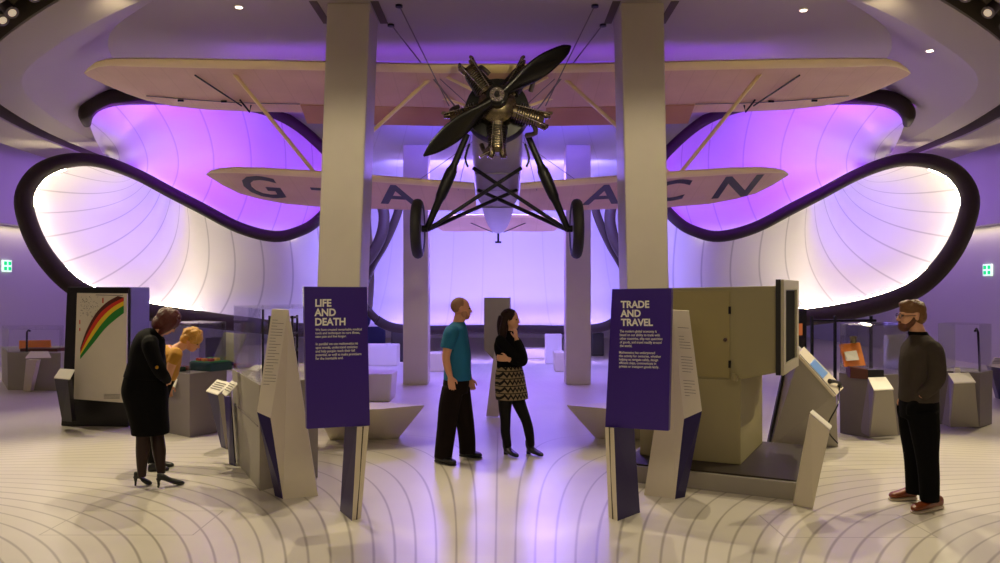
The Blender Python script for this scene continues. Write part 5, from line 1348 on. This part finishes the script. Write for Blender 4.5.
limb(bm, [q(152, 415, -.08), q(151, 437, -.08), q(151, 450, -.08), q(152, 464, -.08)], [.07, .058, .056, .038])
limb(bm, [q(155, 415, .09), q(155, 437, .09), q(155, 450, .09), q(156, 462, .09)], [.07, .058, .056, .038])
remesh(bm, 'tights', M_tights, r, .0065, 4)
for h_, t_ in ((G(148, 471.5), G(169, 470.5)), (G(153, 467.5), G(174, 466.5))):
    bm = bmesh.new(); shoe_shapes(bm, h_, t_, .045, .08); remesh(bm, 'shoe', M_shoe, r, .006, 3)
# ------------------------------------------------------------------ light
def area(name, loc, target, size, power, color, spread=pi, sy=None):
    l = bpy.data.lights.new(name, 'AREA'); l.energy = power; l.color = color; l.size = size; l.spread = spread
    if sy: l.shape = 'RECTANGLE'; l.size_y = sy
    o = bpy.data.objects.new(name, l); COL.objects.link(o); o.location = loc
    o.rotation_euler = (V(target)-V(loc)).to_track_quat('-Z', 'Y').to_euler(); return o
def spot(name, loc, target, power, color, angle=60, blend=.6, r=.06):
    l = bpy.data.lights.new(name, 'SPOT'); l.energy = power; l.color = color; l.spot_size = math.radians(angle); l.spot_blend = blend; l.shadow_soft_size = r
    o = bpy.data.objects.new(name, l); COL.objects.link(o); o.location = loc
    o.rotation_euler = (V(target)-V(loc)).to_track_quat('-Z', 'Y').to_euler(); return o
w = bpy.data.worlds.new('world'); sc.world = w; w.use_nodes = True
w.node_tree.nodes['Background'].inputs[0].default_value = (.5, .42, .6, 1); w.node_tree.nodes['Background'].inputs[1].default_value = .02
WARM = (1, .85, .55); VIO = (.35, .12, 1); MAG = (.24, .0, 1); BLU = (.27, .24, 1)
for s in (-1, 1):
    area('canopy_lamp', (s*5.4, 14.6, 5.1), (s*5.6, 17.5, 4.6), 4.2, 115, MAG, 2.2, sy=.25)
    area('canopy_lamp', (s*7.2, 17.1, 4.2), (s*8.1, 19.6, 4.0), 1.6, 22, (.13, .02, 1), 1.7, sy=.15)
    area('wall_wash', (s*9.3, 21, 4.6), (s*12, 20, 2.2), 8, 95, (.44, .2, 1), sy=.4)
    area('wall_strip', (s*11.85, 16, 3.40), (s*11.9, 16, 0), 22, 60, WARM, sy=.1)
    area('cove_fill', (s*6.5, 15.5, 5.0), (s*7.2, 14.0, 5.6), 2.5, 3, (.35, .1, 1), sy=.15)  # added violet fill for the glow along the recess edge
area('canopy_lamp', (0, 16.4, 4.35), (0, 21.4, 1.6), 4.6, 420, BLU, 2.4, sy=.2)
area('canopy_lamp', (0, 14.2, 4.9), (0, 18, 4.4), 4, 34, (.14, .09, 1), 2.2, sy=.2)
area('ceiling_fill', (0, 12.9, 5.25), (0, 13.6, 5.9), 9, 42, (.22, .02, 1), sy=.2)  # added violet fill above the wing, standing in for bounced glow
area('floor_fill', (0, 17.5, 4.3), (0, 14, 0), 4.5, 430, (.28, .16, 1), 2.2, sy=1.2)  # added violet fill for the canopy's glow on the floor
# warm ceiling spots
for x, y, z, tx, ty, p in ((-3.6, 10.98, 5.7, -3.2, 6.8, 300), (4.2, 11.1, 5.7, 3.6, 6.8, 300), (0, 8.6, 5.7, 0, 5.2, 40),
                           (-6.6, 9.2, 4.7, -4.2, 7.5, 300), (6.6, 9.2, 4.7, 4.6, 7.5, 300), (-7.6, 11.8, 4.7, -5, 10.5, 160), (7.6, 11.8, 4.7, 5.6, 10.5, 160)):
    spot('warm_spot', (x, y, z), (tx, ty, 0), p*2.2, WARM, 75, .7, .035)
# soft warm fill added above and behind the camera
area('front_fill', (0, -1.5, 5.4), (0, 9, 2.2), 9, 210, WARM, sy=2)
spot('warm_spot', (1.2, 7.4, 4.85), (0, 11, 4.3), 220, WARM, 40, .6)  # added out of view to bring highlights onto the engine
spot('warm_spot', (-1.6, 7.6, 4.85), (0, 11, 4.2), 70, WARM, 40, .6)
for x in (-2.0, 2.0):
    spot('warm_spot', (x*1.2, 7.45, 4.86), (x, 10.9, 2.6), 230, WARM, 60, .8)
    spot('warm_spot', (x*2.0, 8.0, 4.6), (x*2.2, 12.4, 5.0), 60, WARM, 80, .9)  # unseen spot hung below the ring, added to warm the wing underside
    spot('warm_spot', (x*.95, 9.4, 5.7), (x*.95, 6.5, 0), 420, WARM, 62, .7, .03)
